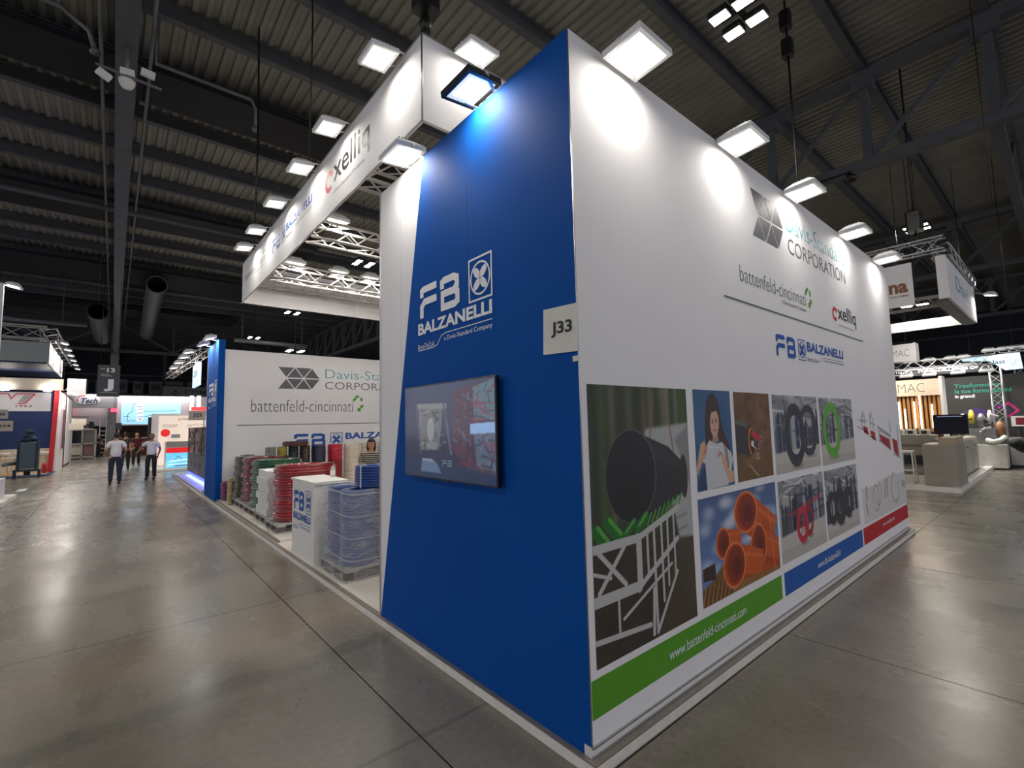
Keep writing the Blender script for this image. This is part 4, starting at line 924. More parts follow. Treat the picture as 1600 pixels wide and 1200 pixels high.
# scaled so that the row reads from .9 to 3.3 m
for i, (x, w_, ly, lb) in enumerate(xs):
    back(.93+(x-.95)*.93, 10.45, w_*.93, ly, None, lb)
pallet(.82, 10.10, .72, .7, ZR, 'grey pallet under the left end of the rear row'); pallet(1.56, 10.10, .74, .7, ZR, 'grey pallet under the dark and navy coils of the rear row'); pallet(2.32, 10.10, .98, .7, ZR, 'grey pallet under the crimson and first cream coils'); pallet(3.32, 10.10, .9, .7, ZR, 'grey pallet under the cream coils at the right')
coil_obj(.30, .11, 4, .16, mat('brown_hose', (84, 48, 34), .4, coat=.5), (1.48, 10.45, ZR+.145+3*.363), 'low brown coil lying on top of the rear row', None)
coil_obj(.17, .12, 4, .08, DKG, (.62, 11.30, 1.02), 'small dark coil on top of the stack beside the blue tower', None, n=24)
coil_obj(.17, .86, 16, .08, DKG, (.62, 11.30, ZR+.05), 'tall dark green coil column beside the blue tower', None, n=24)
coil_obj(.16, .42, 8, .08, mat('plum_hose', (112, 40, 84), .35, coat=.6), (.24, 11.42, ZR), 'plum coloured coil at the foot of the blue tower', None, n=24)

# ================================================================== PEOPLE
def skin(name, verts, edges, radii, m, parent, root=0, sub=2):
    me = bpy.data.meshes.new(name); me.from_pydata(verts, edges, []); ob = bpy.data.objects.new(name, me); COL.objects.link(ob)
    md = ob.modifiers.new('s', 'SKIN'); 
    for i, r in enumerate(radii):
        sv = me.skin_vertices[0].data[i]; sv.radius = r if isinstance(r, tuple) else (r, r); sv.use_root = (i == root)
    if sub:
        sd = ob.modifiers.new('d', 'SUBSURF'); sd.levels = sub; sd.render_levels = sub
    dg = bpy.context.evaluated_depsgraph_get(); me2 = bpy.data.meshes.new_from_object(ob.evaluated_get(dg)); bpy.data.objects.remove(ob)
    me2.name = name; me2.materials.clear(); me2.materials.append(m)
    for p_ in me2.polygons: p_.use_smooth = True
    o = bpy.data.objects.new(name, me2); COL.objects.link(o); o.parent = parent; return o
def hand(mb, w_, d, side):
    # palm and five bent fingers along direction d from wrist w_
    d = Vector(d).normalized(); s_ = Vector((0, -1, 0)) if abs(d.y) < .8 else Vector((0, 0, 1)); s_ = (s_-d*s_.dot(d)).normalized(); n_ = d.cross(s_)*side
    w_ = Vector(w_); mb.tube([w_, w_+d*.04, w_+d*.09], [.024, .036, .034], 8)
    for k, l in enumerate((.065, .078, .072, .056)):
        b0 = w_+d*.085+s_*(.027-.018*k); mb.tube([b0, b0+d*l*.5+n_*.004, b0+d*l+n_*.02], [.0095, .009, .0065], 6)
    b0 = w_+d*.03+s_*.03; mb.tube([b0, b0+d*.03+s_*.022, b0+d*.065+s_*.026+n_*.008], [.011, .010, .007], 6)
def person(loc, rz, sc_, label, top, bottom, hair, arms, shoes=None, lean=0., face=True, skinm=SKIN, longhair=False, legs=None, stripes=False):
    t = thing('person', label, 'person', (0, 0, 0))
    sh = {1: Vector((.175, 0, 1.42)), -1: Vector((-.175, 0, 1.42))}
    lg = legs or {1: ((.10,0,.90),(.11,-.01,.50),(.12,.01,.09)), -1: ((-.10,0,.90),(-.11,-.01,.50),(-.12,.01,.09))}
    V = [(0,.01,.96),(0,.01,1.14),(0,0,1.32),(0,.01,1.43),(0,.0,1.50),(0,-.01,1.56)]; E_ = [(0,1),(1,2),(2,3),(3,4),(4,5)]; Rr = [(.14,.10),(.125,.09),(.155,.10),(.10,.07),(.052,.052),(.05,.05)]
    ai = {}
    for s_ in (1, -1):
        el, wr = arms[s_]; i = len(V); V += [tuple(sh[s_]), el, wr]; E_ += [(3, i), (i, i+1), (i+1, i+2)]; Rr += [.055, .042, .026]
        j = len(V); V += [lg[s_][0], lg[s_][1], lg[s_][2], (lg[s_][2][0], lg[s_][2][1]-.10, .04)]; E_ += [(0, j), (j, j+1), (j+1, j+2), (j+2, j+3)]; Rr += [.088, .058, .04, .035]
    body = skin('body', V, E_, Rr, skinm, t)
    mb = MB()
    for s_ in (1, -1): el, wr = arms[s_]; hand(mb, wr, Vector(wr)-Vector(el), s_)
    mb.build('hands', skinm, t)['kind'] = 'stuff'
    # head with face
    mb = MB(); c = (0, -.02, 1.64); mb.ell(c, (.076, .094, .118), 18, 12); mb.ell((0, -.04, 1.585), (.052, .062, .055), 14, 8)
    mb.tube([(0,-.112,1.655),(0,-.132,1.622),(0,-.116,1.612)], [.008,.014,.008], 8)
    for s_ in (1, -1): mb.ell((s_*.077, -.01, 1.635), (.012, .022, .032), 8, 6)
    hd_ = mb.build('head', skinm, t)
    mb = MB()
    for s_ in (1, -1): mb.ell((s_*.03, -.103, 1.652), (.013, .008, .007), 8, 6)
    mb.build('eyes', BLACK, hd_)
    mb = MB(); mb.ell((0, -.104, 1.585), (.024, .009, .006), 8, 6); mb.build('mouth', mat('lips', (150, 84, 78), .5), hd_)
    mb = MB(); mb.ell((0, .006, 1.665), (.084, .096, .112), 18, 12)
    mb.v = [v if not (v[1] < -.055 and v[2] < 1.71) else (v[0]*.8, -.045, v[2]) for v in mb.v]
    if longhair:
        mb.ell((0, .035, 1.60), (.088, .07, .13), 14, 10); mb.ell((.075, -.01, 1.60), (.022, .05, .11), 10, 8); mb.ell((-.075, -.01, 1.60), (.022, .05, .11), 10, 8); mb.ell((0, -.085, 1.715), (.06, .03, .035), 10, 6)
    if hair: mb.build('hair', hair, t)
    # clothes
    V = [(0,.01,.86),(0,.01,1.14),(0,0,1.32),(0,.01,1.43),(0,.005,1.475)]; E_ = [(0,1),(1,2),(2,3),(3,4)]; Rr = [(.185,.145),(.158,.122),(.178,.122),(.125,.088),(.066,.066)]
    for s_ in (1, -1):
        el = Vector(arms[s_][0]); i = len(V); m_ = sh[s_].lerp(el, .72); V += [tuple(sh[s_]), tuple(m_)]; E_ += [(3, i), (i, i+1)]; Rr += [.078, .068]
    skin('shirt', V, E_, Rr, top, t)
    V = [(0,.01,1.04),(0,.01,.90)]; E_ = [(0,1)]; Rr = [(.158,.118),(.168,.128)]
    for s_ in (1, -1):
        i = len(V); V += [lg[s_][0], lg[s_][1], (lg[s_][2][0], lg[s_][2][1], .07)]; E_ += [(1, i), (i, i+1), (i+1, i+2)]; Rr += [.105, .080, .062]
    skin('trousers', V, E_, Rr, bottom, t)
    for s_ in (1, -1):
        x, y, z = lg[s_][2]; mb = MB(); mb.ell((x, y-.055, .045), (.048, .135, .05), 14, 8); mb.v = [(v[0], v[1], max(v[2], .0)) for v in mb.v]; mb.build('shoe', shoes or BLACK, t)
    t.location = loc; t.rotation_euler = (lean, 0, rz); t.scale = (sc_,)*3
    return t
WSH = mat('white_shirt', (214, 212, 210), .8); JEAN = mat('dark_jeans', (34, 40, 56), .8); BTR = mat('black_trousers', (26, 26, 30), .8); HB = mat('dark_hair', (34, 26, 24), .6); HG = mat('short_grey_hair', (70, 62, 58), .7)
P1 = person((-1.80, 19.45, 0), PI+.12, 1.0, 'person in white T-shirt and jeans seen from behind in the aisle', WSH, JEAN, HB,
       {1: ((.27,.04,1.15),(.27,-.16,1.02)), -1: ((-.27,.04,1.15),(-.27,-.16,1.02))})
text('Gamma', frame((0, .128, 1.28), (-1, 0, 0), (0, 0, 1)), (-.12, .04, .12, .085), DARKINK, P1, name='shirt_lettering', bold=.03)
person((-.78, 20.5, 0), -.35, .955, 'person in white polo and black trousers with one hand on hip, facing the camera', WSH, BTR, HG,
       {1: ((.27,.05,1.15),(.22,-.02,.90)), -1: ((-.36,.05,1.20),(-.40,-.16,1.06))}, skinm=mat('tanned_skin', (140, 92, 72), .55))
person((-1.42, 27.5, 0), PI, 1.0, 'person behind the white T-shirt, one arm raised with a tablet', mat('dark_grey_shirt', (70, 60, 60), .8), BTR, HB,
       {1: ((.32,-.12,1.62),(.26,-.2,1.90)), -1: ((-.28,.03,1.16),(-.26,-.1,.95))})
t = thing('tablet', 'dark tablet held up above the white T-shirt', 'tablet', (-1.72, 27.35, 1.9)); MB().bev(-1.83, -1.6, 27.40, 27.41, 1.88, 2.2, .003).build('body', BLACK, t); MB().box(-1.82, -1.61, 27.395, 27.40, 1.9, 2.18).build('screen', mat('tablet_screen', (40, 44, 52), .2), t)
person((-2.72, 44.0, 0), .8, .95, 'person all in black standing by the glass machine far down the aisle', mat('black_shirt', (24, 22, 26), .8), BTR, HB, {1: ((.26,-.03,1.18),(.14,-.2,1.1)), -1: ((-.26,-.03,1.18),(-.14,-.2,1.1))})
person((-.93, 30.2, 0), .2, .98, 'person in dark red top standing behind the white polo', mat('dark_red_shirt', (84, 24, 30), .8), BTR, HB, {1: ((.27,.03,1.16),(.26,-.08,.92)), -1: ((-.27,.03,1.16),(-.26,-.08,.92))})
stm = bpy.data.materials.new('striped_knit'); stm.use_nodes = True; nt = stm.node_tree; b = nt.nodes['Principled BSDF']; b.inputs['Roughness'].default_value = .85
tc = nt.nodes.new('ShaderNodeTexCoord'); wv = nt.nodes.new('ShaderNodeTexWave'); wv.bands_direction = 'Z'; wv.inputs['Scale'].default_value = 8; nt.links.new(tc.outputs['Object'], wv.inputs['Vector'])
r_ = nt.nodes.new('ShaderNodeValToRGB'); r_.color_ramp.interpolation = 'CONSTANT'; r_.color_ramp.elements[0].color = (*lin((44, 42, 46)), 1); r_.color_ramp.elements[1].position = .5; r_.color_ramp.elements[1].color = (*lin((176, 168, 156)), 1)
nt.links.new(wv.outputs['Fac'], r_.inputs[0]); nt.links.new(r_.outputs[0], b.inputs['Base Color'])
person((1.66, 6.45, .0665), -.55, .84, 'woman with dark bob hair and striped top behind the blue coils, looking down', stm, BTR, HB, {1: ((.24,-.08,1.16),(.10,-.26,1.08)), -1: ((-.24,-.08,1.16),(-.10,-.26,1.08))}, longhair=True, lean=.06)

# ================================================================== DARK MACHINE BEHIND THE TOWER
mc = thing('coiling_machine', 'dark grey machine with glass front and blue light below, beyond the blue tower', 'machine', (.9, 17.6, .066))
MG = mat('machine_grey', (92, 88, 90), .4, .3); MK = mat('machine_smoked_glass', (48, 48, 52), .15, .2)
MB().box(.4, 1.5, 14.0, 21.1, .18, .92).build('lower_cabinet', MG, mc)
MB().box(.42, 1.5, 14.0, 21.1, .92, 1.84).build('upper_housing', MK, mc)
for y in (15.2, 16.4, 17.6, 18.8, 20.0):
    d_ = MB().box(.385, .4, y-1.17, y-.03, .20, .9).build('door', MG, mc); MB().box(.375, .386, y-.25, y-.17, .5, .62).build('door_handle', BLACK, d_)
for y in (14.0, 15.8, 17.6, 19.4, 21.05): MB().box(.40, .44, y, y+.05, .92, 1.84).build('frame_post', MG, mc)
for k in range(40):
    pass
mb = MB()
for k in range(60):
    y = random.uniform(14.1, 21); z = random.uniform(1.0, 1.75); mb.box(.40, .42, y, y+random.uniform(.03, .2), z, z+random.uniform(.03, .25))
mb.build('inner_mechanism', mat('machine_mid', (120, 112, 108), .4, .4), mc, kind='stuff')
MB().box(.38, 1.5, 14.0, 21.1, 1.84, 1.87).build('top_plate', MG, mc)
for y in (14.3, 17.5, 20.7): MB().tube([(.6, y, .066), (.6, y, .18)], .04, 8).build('foot', BLACK, mc)
MB().box(.40, .48, 14.2, 20.9, .165, .178).build('light_strip', mat('blue_led', (30, 50, 255), .4, emit=14, var=0), mc)
l = bpy.data.lights.new('led_glow', 'AREA'); l.shape = 'RECTANGLE'; l.size = .1; l.size_y = 6.4; l.energy = 22; l.color = (.12, .16, 1)
lo = bpy.data.objects.new('led_glow', l); COL.objects.link(lo); lo.parent = mc; lo.location = (-.52, 0, .095)
t = thing('number_plate', 'grey J25 plate with a red lamp above, beyond the blue tower', 'sign', (.65, 20, 2.2)); MB().box(.42, 1.0, 21.35, 21.40, 2.18, 2.56).build('plate', mat('sign_grey', (168, 162, 158), .6), t); text('J25', frame((0, 21.35, 0), (1,0,0), (0,0,1)), (.55, 2.28, .87, 2.46), DARKINK, t, bold=.02)
MB().box(.50, 1.0, 21.33, 21.42, 2.58, 2.72).build('red_lamp', mat('red_glow', (230, 60, 60), .5, emit=1.2), t); MB().bar((.95, 21.4, 0), (.95, 21.4, 2.6), .05).build('post', ALU, t)

# ================================================================== AISLE SIGN
t = thing('aisle_sign', 'dark grey hanging sign with 13 and a large J over the aisle', 'sign', (-2.1, 22, 3.13))
MB().box(-2.43, -1.77, 22, 22.04, 3.13, 4.34).build('board', mat('sign_anthracite', (74, 77, 80), .6), t)
AF = frame((0, 22, 0), (1,0,0), (0,0,1))
text('13', AF, (-2.16, 4.06, -1.93, 4.23), LOGOWHITE, t, bold=.03); text('Pad', AF, (-2.34, 4.17, -2.22, 4.22), LOGOWHITE, t); text('Corsia\nGangway', AF, (-2.34, 3.90, -2.0, 4.0), LOGOWHITE, t)
text('J', AF, (-2.24, 3.33, -1.95, 3.80), LOGOWHITE, t, bold=.05); MB().box(-2.34, -1.85, 21.998, 22, 3.28, 3.29).build('rule_line', LOGOWHITE, t)
for x in (-2.35, -1.85): MB().tube([(x, 22.02, 4.34), (x, 22.02, 7.7)], .01, 6).build('hanger', BLACK, t)

# ================================================================== STANDS LEFT OF THE AISLE
NAVYW = mat('navy_wall', (22, 44, 96), .55); CREAMW = mat('cream_wall', (214, 202, 186), .6); GREYF = mat('grey_fascia', (140, 146, 146), .6); REDT = mat('red_trim', (196, 40, 50), .5); WOODF = mat('pale_wood', (206, 178, 140), .5)
ls = thing('exhibition_stand', 'navy and cream stand left of the aisle with the year 1962', 'stand', (-7, 29, 0))
MB().box(-10.5, -4.0, 25.0, 25.06, 4.66, 5.47).build('front_fascia', GREYF, ls)
MB().box(-4.06, -4.0, 25.06, 31.3, 4.62, 5.45).build('side_fascia', WHITE, ls)
for i in range(3): MB().box(-3.998, -3.99, 25.5+i*2, 27.0+i*2, 4.72, 5.38).build('fascia_poster', [mat('poster_pink', (220,190,206), .6), WHITE, mat('poster_grey', (120,112,120), .6)][i], ls)
MB().box(-10.5, -4.06, 25.06, 31.3, 4.60, 4.66).build('soffit', NAVYW, ls, label='navy underside of the header')
MB().box(-10.5, -3.75, 28.4, 28.6, 3.76, 4.28).build('cream_beam', CREAMW, ls)
MB().box(-10.5, -4.15, 29.4, 29.5, .03, 3.75).build('rear_wall', NAVYW, ls)
MB().box(-10.5, -4.2, 29.36, 29.4, 2.83, 3.7).build('logo_panel', mat('silver_panel', (204, 204, 210), .5), ls)
MB().box(-10.5, -4.15, 29.30, 29.39, .03, 1.10).build('low_bench_wall', CREAMW, ls)
LF = frame((0, 29.36, 0), (1,0,0), (0,0,1))
mb = MB(); stroke(mb, [(-5.9,3.62),(-5.6,3.62),(-5.5,3.4),(-5.35,3.62),(-4.75,3.62),(-5.05,3.18),(-5.3,3.18)], .05, LF); mb.build('wing_logo', REDT, ls)
mb = MB(); flat(mb, [(-5.3,3.22),(-5.06,3.22),(-4.84,3.56),(-5.1,3.56)], LF, lift=.001); mb.build('wing_logo', mat('silver_grey', (150,150,156), .5), ls)
text('1962', LF, (-5.35, 3.02, -4.80, 3.12), mat('maroon_ink', (120, 60, 70), .6), ls, bold=.02)
MB().box(-10.5, -3.9, 26.2, 29.3, .0, .03).build('carpet', mat('blue_carpet', (36, 62, 92), .95, var=.15, scale=30), ls)
MB().box(-10.5, -4.1, 27.4, 29.3, .03, .04).build('wood_floor', WOODF, ls)
MB().bar((-4.05, 28.7, .0), (-3.95, 28.7, 3.75), .16, .3).build('red_post', REDT, ls)
MB().box(-4.0, -3.9, 28.9, 33.0, 0, 3.8).build('side_wall', WHITE, ls)
for i in range(3): MB().box(-3.895, -3.88, 29.4+i*1.2, 30.2+i*1.2, 1.0, 3.0).build('wall_poster', [WHITE, mat('poster_pink', (0,0,0)), mat('maroon_panel', (96, 40, 60), .6)][i], ls)
MB().box(-4.0, -3.86, 33.0, 38.0, 0, 3.85).build('maroon_wall', mat('maroon_panel', (0,0,0)), ls)
MB().box(-3.86, -3.84, 33.2, 37.0, 0.1, 3.7).build('side_wall', WHITE, ls)
for i in range(2): MB().tube([(-5.6+i*1.35, 28.3, 3.70), (-5.6+i*1.35, 28.3, 3.76)], .14, 12).build('downlight', BAYGLOW, ls)
box_truss((-10.5, 25.1, 5.85), (-4.1, 25.1, 5.85), .5, 'x', parent=ls, m=ALU, bay=.7, thick=.035); box_truss((-4.1, 25.2, 5.85), (-4.1, 35, 5.85), .5, 'x', parent=ls, m=ALU, bay=.7, thick=.035)
for i in range(6): flood((-3.6, 25.6+i*1.9, 5.55-.02*i), (-.2, 0, -1), ['nearest', 'second', 'third', 'fourth', 'fifth', 'farthest'][i]+' floodlight on the truss of the navy stand left of the aisle', 'floodlights of the navy stand', (-3.9, 25.6+i*1.9, 5.6), side=(0,1,0), power=30)
for i in range(3): flood((-3.55, 29.2+i*2, 3.85), (-.2, 0, -1), ['nearest', 'middle', 'farthest'][i]+' low floodlight on the side wall of the navy stand', 'low floodlights of the navy stand', (-3.9, 29.2+i*2, 3.8), side=(0,1,0), power=14)
MB().box(-4.0, -3.2, 35.2, 35.3, 3.95, 4.9).build('far_fascia', WHITE, ls)
t = thing('exhibition_sign', 'grey number plates J34 on a post further down the left side', 'sign', (-3.4, 27.2, 0)); MB().bar((-3.62, 33.4, 0), (-3.62, 33.4, 2.6), .05).build('post', ALU, t); MB().box(-3.75, -3.15, 33.3, 33.34, 1.95, 2.3).build('plate', CREAMW, t); MB().box(-3.65, -3.05, 33.36, 33.4, 2.2, 2.55).build('plate', CREAMW, t)
# granulator machine
gm = thing('granulator_machine', 'blue grey upright machine on legs at the front of the navy stand', 'machine', (-4.5, 25.7, 0)); GMT = mat('machine_blue_grey', (74, 92, 104), .4, .3); GMD = mat('machine_dark_blue', (28, 50, 66), .4, .3)
MB().bev(-4.76, -4.24, 25.5, 26.0, .38, 1.45, .03).build('cabinet', GMT, gm); MB().box(-4.80, -4.74, 25.45, 26.05, .3, 1.5).build('side_frame', GMD, gm); MB().box(-4.26, -4.20, 25.45, 26.05, .3, 1.5).build('side_frame', GMD, gm)
MB().lathe([(.0,0),(.24,0),(.24,.16),(.14,.22),(.14,.40),(.17,.42),(.17,.46),(0,.47)], 20, (-4.5, 25.75, 1.46)).build('hopper', GMD, gm); MB().lathe([(.16,0),(.16,.06),(0,.07)], 20, (-4.5, 25.75, 1.86)).build('hopper_rim', STEELL, gm)
for x in (-4.86, -4.16):
    for y in (25.5, 26.0): MB().bar((x, y, .0), (x, y, .32), .05).build('leg', GMD, gm)
MB().box(-4.9, -4.12, 25.46, 26.04, .28, .34).build('base_frame', GMD, gm); MB().tube([(-4.76, 25.7, .62), (-5.1, 25.6, .60), (-5.2, 25.6, .55)], .07, 10).build('outlet_pipe', STEELL, gm); MB().tube([(-4.5, 25.7, .28), (-4.5, 25.7, .12)], .1, 10).build('discharge', GMD, gm)
# stools and tables
def stool(x, y, label, z=.04, m=WOODF, h=.78):
    t = thing('bar_stool', label, 'stool', (x, y, z), 'stools of the navy stand')
    MB().lathe([(0,h),(.17,h),(.2,h+.03),(.21,h+.16),(.19,h+.16),(.17,h+.05),(0,h+.04)], 16, (x, y, z)).build('seat', CREAMW, t)
    for a in range(4): a_ = PI/4+a*PI/2; MB().bar((x+.1*math.cos(a_), y+.1*math.sin(a_), z+h), (x+.22*math.cos(a_), y+.22*math.sin(a_), z), .03).build('leg', m, t)
for i, (x, y, lb) in enumerate(((-4.3, 28.6, 'pale stool with wooden legs beside the red post'), (-5.0, 28.4, 'pale stool behind the blue grey machine'), (-5.55, 28.7, 'pale stool at the left edge of the photo'), (-6.2, 28.4, 'pale stool farther inside the navy stand'))): stool(x, y, lb)
t = thing('meeting_table', 'small pale table with wooden legs in the navy stand', 'table', (-5.4, 27.8, .03)); MB().box(-5.9, -5.0, 27.5, 28.1, .74, .77).build('tabletop', CREAMW, t)
for x in (-5.8, -5.1): MB().bar((x, 27.8, .74), (x+.15*(1 if x < -5.5 else -1), 27.8, .03), .03).build('leg', WOODF, t); MB().bar((x, 27.8, .74), (x-.15*(1 if x < -5.5 else -1), 27.8, .03), .03).build('leg', WOODF, t)
t = thing('fire_extinguisher', 'red fire extinguisher at the foot of the red post', 'extinguisher', (-4.18, 27.9, .04)); MB().lathe([(0,0),(.08,0),(.08,.38),(.03,.46),(0,.47)], 14, (-4.18, 27.9, .04)).build('tank', REDT, t); MB().bar((-4.18, 27.9, .5), (-4.08, 27.9, .52), .02).build('valve', BLACK, t)
# nearest stand on the left edge
ns = thing('exhibition_stand', 'white stand edge at the far left border of the photo', 'stand', (-4.3, 15, 0))
MB().box(-6.4, -3.98, 14.2, 14.3, 2.4, 5.3).build('front_panel', WHITE, ns); MB().box(-4.1, -3.97, 14.2, 14.32, 0, 2.4).build('post', WHITEP, ns); MB().box(-6.4, -3.9, 15.4, 17.6, 0, .10).build('platform', PLATS, ns)
MB().box(-6.4, -4.05, 16.0, 16.8, .10, .62).build('display_block', WHITEP, ns)
MB().box(-3.93, -3.68, 14.16, 14.18, 1.84, 2.08).build('number_plate', CREAMW, ns); MB().box(-4.0, -3.77, 14.16, 14.18, 2.13, 2.34).build('number_plate', CREAMW, ns)
NF = frame((0, 14.158, 0), (1,0,0), (0,0,1)); text('J34', NF, (-3.91, 1.92, -3.72, 1.99), DARKINK, ns, bold=.02); text('26', NF, (-3.92, 2.2, -3.81, 2.27), DARKINK, ns, bold=.02)
flood((-3.86, 14.6, 5.33), (-.2, 0, -1), 'floodlight at the left border of the photo on the white stand edge', 'floodlight of the left edge stand', (-4.0, 14.3, 5.3), side=(0,1,0), power=14)
mb = MB(); mb.box(-4.15, -3.95, 19.6, 20.4, 0, .004); mb.build('floor_tape', LOGOWHITE, None); o = bpy.data.objects['floor_tape']; o['label'] = 'worn white tape mark on the floor at the left'; o['category'] = 'floor marking'

# ================================================================== FAR END OF THE AISLE
fe = thing('exhibition_stand', 'wide white stand across the end of the aisle with pale blue lightbox', 'stand', (0, 46, 0))
MB().box(-4.9, 4.6, 45.0, 45.15, 2.3, 4.55).build('header_wall', mat('dim_white', (196, 186, 190), .7), fe)
MB().box(-4.9, 6.5, 48.0, 48.2, 0, 2.3).build('rear_wall', mat('dark_brown_wall', (74, 58, 52), .7), fe)
MB().box(-4.9, 4.6, 45.0, 48, 2.28, 2.3).build('soffit', mat('dim_white', (0,0,0)), fe)
p = Pic(-1.49, 2.24, 2.36, 4.12, 60, (150, 206, 238))
for a, b2 in (((-1.1,2.6),(-1.1,3.1)), ((-1.1,3.1),(-.8,3.4)), ((-.8,3.4),(-.8,3.9)), ((-.8,3.9),(-.2,3.9)), ((-.15,3.4),(.1,3.35)), ((.1,3.35),(1.9,3.4)), ((-1.1,2.6),(-.1,2.65)), ((-.2,2.9),(.6,3.1))): p.line(a, b2, .035, (50, 80, 100))
for a, b2, c in (((-.55,2.6),(-.15,4.0),(200,220,232)),): p.poly([(a[0],a[1]),(b2[0],a[1]),(b2[0],b2[1]),(a[0],b2[1])], c)
for z in (3.7, 3.5, 3.2, 2.9): p.line((-.5,z),(-.2,z+.05),.05,(60,90,110))
p.line((-.35,2.75),(-.3,2.75),.1,(220,60,70)); EF = frame((0, 45, 0), (1,0,0), (0,0,1)); p.print_on(EF, fe, 'lightbox', lift=.02, emit=.5, label='pale blue lit picture of a plant layout')
MB().box(-4.7, -1.95, 44.5, 44.53, 3.64, 4.6).build('hanging_banner', mat('banner_grey', (178, 178, 180), .6), fe)
TF = frame((0, 44.49, 0), (1,0,0), (0,0,1)); mb = MB(); flat(mb, circ(-3.4, 4.18, .72, .36, 20), TF, lift=.001); mb.build('banner_oval', WHITE, fe)
text('Tech', TF, (-3.75, 3.92, -2.85, 4.32), mat('ink_navy', (40, 66, 110), .6), fe, slant=.3, lift=.01, bold=.02); mb = MB(); stroke(mb, circ(-3.6, 4.2, .38, .28, 14, PI*.45, PI*1.25), .05, TF, lift=.01); mb.build('red_arc', REDINK, fe); mb = MB(); stroke(mb, [(-3.95, 3.84), (-3.0, 3.84)], .03, TF, lift=.01); mb.build('underline', mat('ink_navy', (0,0,0)), fe)
for x in (-4.6, -2.1): MB().box(x, x+.35, 44.6, 44.9, 3.3, 3.55).build('red_lamp', mat('red_lamp_glow', (230, 70, 100), .5, emit=1.5), fe)
MB().bar((-4.9, 44.8, 3.62), (-1.9, 44.8, 3.62), .06).build('rail', ALU, fe)
for a, b2 in ((-4.2, -3.3), (-1.35, -1.0)): MB().box(a, b2, 44.98, 45, 2.95, 2.99).build('small_lettering', GREYINK, fe)
l = bpy.data.lights.new('stand_fill_light', 'AREA'); l.shape = 'RECTANGLE'; l.size = 7; l.size_y = .4; l.energy = 170; l.color = (1, .92, .92); lo = bpy.data.objects.new('stand_fill_light', l); COL.objects.link(lo); lo.parent = fe; lo.location = (-.5, -1.6, 5.0)  # added fill light that brightens the aisle-end stand, no fitting modelled
# glass machine
t = thing('packaging_machine', 'glass fronted machine frame at the end of the aisle, left side', 'machine', (-3.5, 42.6, 0)); MA = mat('machine_alu', (176, 170, 170), .4, .4)
for x in (-4.25, -3.5, -2.82):
    for y in (42, 43.2): MB().bar((x, y, 0), (x, y, 2.0), .08).build('frame_post', MA, t)
for z in (.15, 1.05, 2.0): MB().box(-4.29, -2.78, 41.96, 42.04, z-.04, z+.04).build('frame_rail', MA, t)
MB().box(-4.2, -2.9, 42.3, 43.2, .2, 1.95).build('inner_unit', mat('machine_mid2', (120, 118, 116), .4, .3), t); MB().box(-4.15, -3.5, 42.25, 42.3, 1.1, 1.9).build('window', MK, t); MB().box(-3.4, -2.95, 42.25, 42.3, .3, 1.0).build('panel', mat('panel_red_grey', (140, 100, 96), .5), t); MB().box(-4.1, -3.5, 42.25, 42.3, .3, 1.0).build('panel', CREAMW, t)
MB().tube([(-4.3, 42.4, 2.3), (-2.9, 42.4, 2.35)], .06, 8).build('top_pipe', BLACK, t); MB().box(-3.2, -2.95, 42.2, 42.6, 2.1, 2.55).build('top_motor', BLACK, t); MB().box(-4.2, -3.0, 42.3, 42.9, 2.0, 2.15).build('top_plate', MA, t); MB().box(-3.9, -3.6, 42.2, 42.5, 2.2, 2.5).build('gearbox', MA, t)
t = thing('ladder', 'metal ladder standing against the stand at the aisle end', 'ladder', (-2.48, 44.2, 0))
for x in (-2.66, -2.30): MB().bar((x, 44.2, 0), (x, 44.7, 2.8), .05).build('rail', ALU, t)
for k in range(8): MB().bar((-2.66, 44.25+.055*k, .3+k*.32), (-2.30, 44.25+.055*k, .3+k*.32), .04).build('rung', ALU, t)
for i, (x0, x1, y, z, m, lb) in enumerate(((-1.35, -.35, 42.5, 1.1, mat('crate_brown', (150, 116, 90), .7), 'brown topped counter at the aisle end behind the people'), (-.2, .35, 43.5, 1.3, mat('crate_dark', (96, 44, 44), .7), 'dark red cabinet at the aisle end'), (.5, 1.4, 43, 1.0, mat('crate_cream', (176, 160, 140), .7), 'cream counter at the aisle end near the orange lit desk'))):
    t = thing('display_counter', lb, 'counter', ((x0+x1)/2, y, 0)); MB().box(x0, x1, y, y+.6, .05, z).build('body', m, t); MB().box(x0-.03, x1+.03, y-.03, y+.63, z, z+.04).build('worktop', CREAMW, t); MB().box(x0, x1, y, y+.6, 0, .05).build('plinth', BLACK, t)
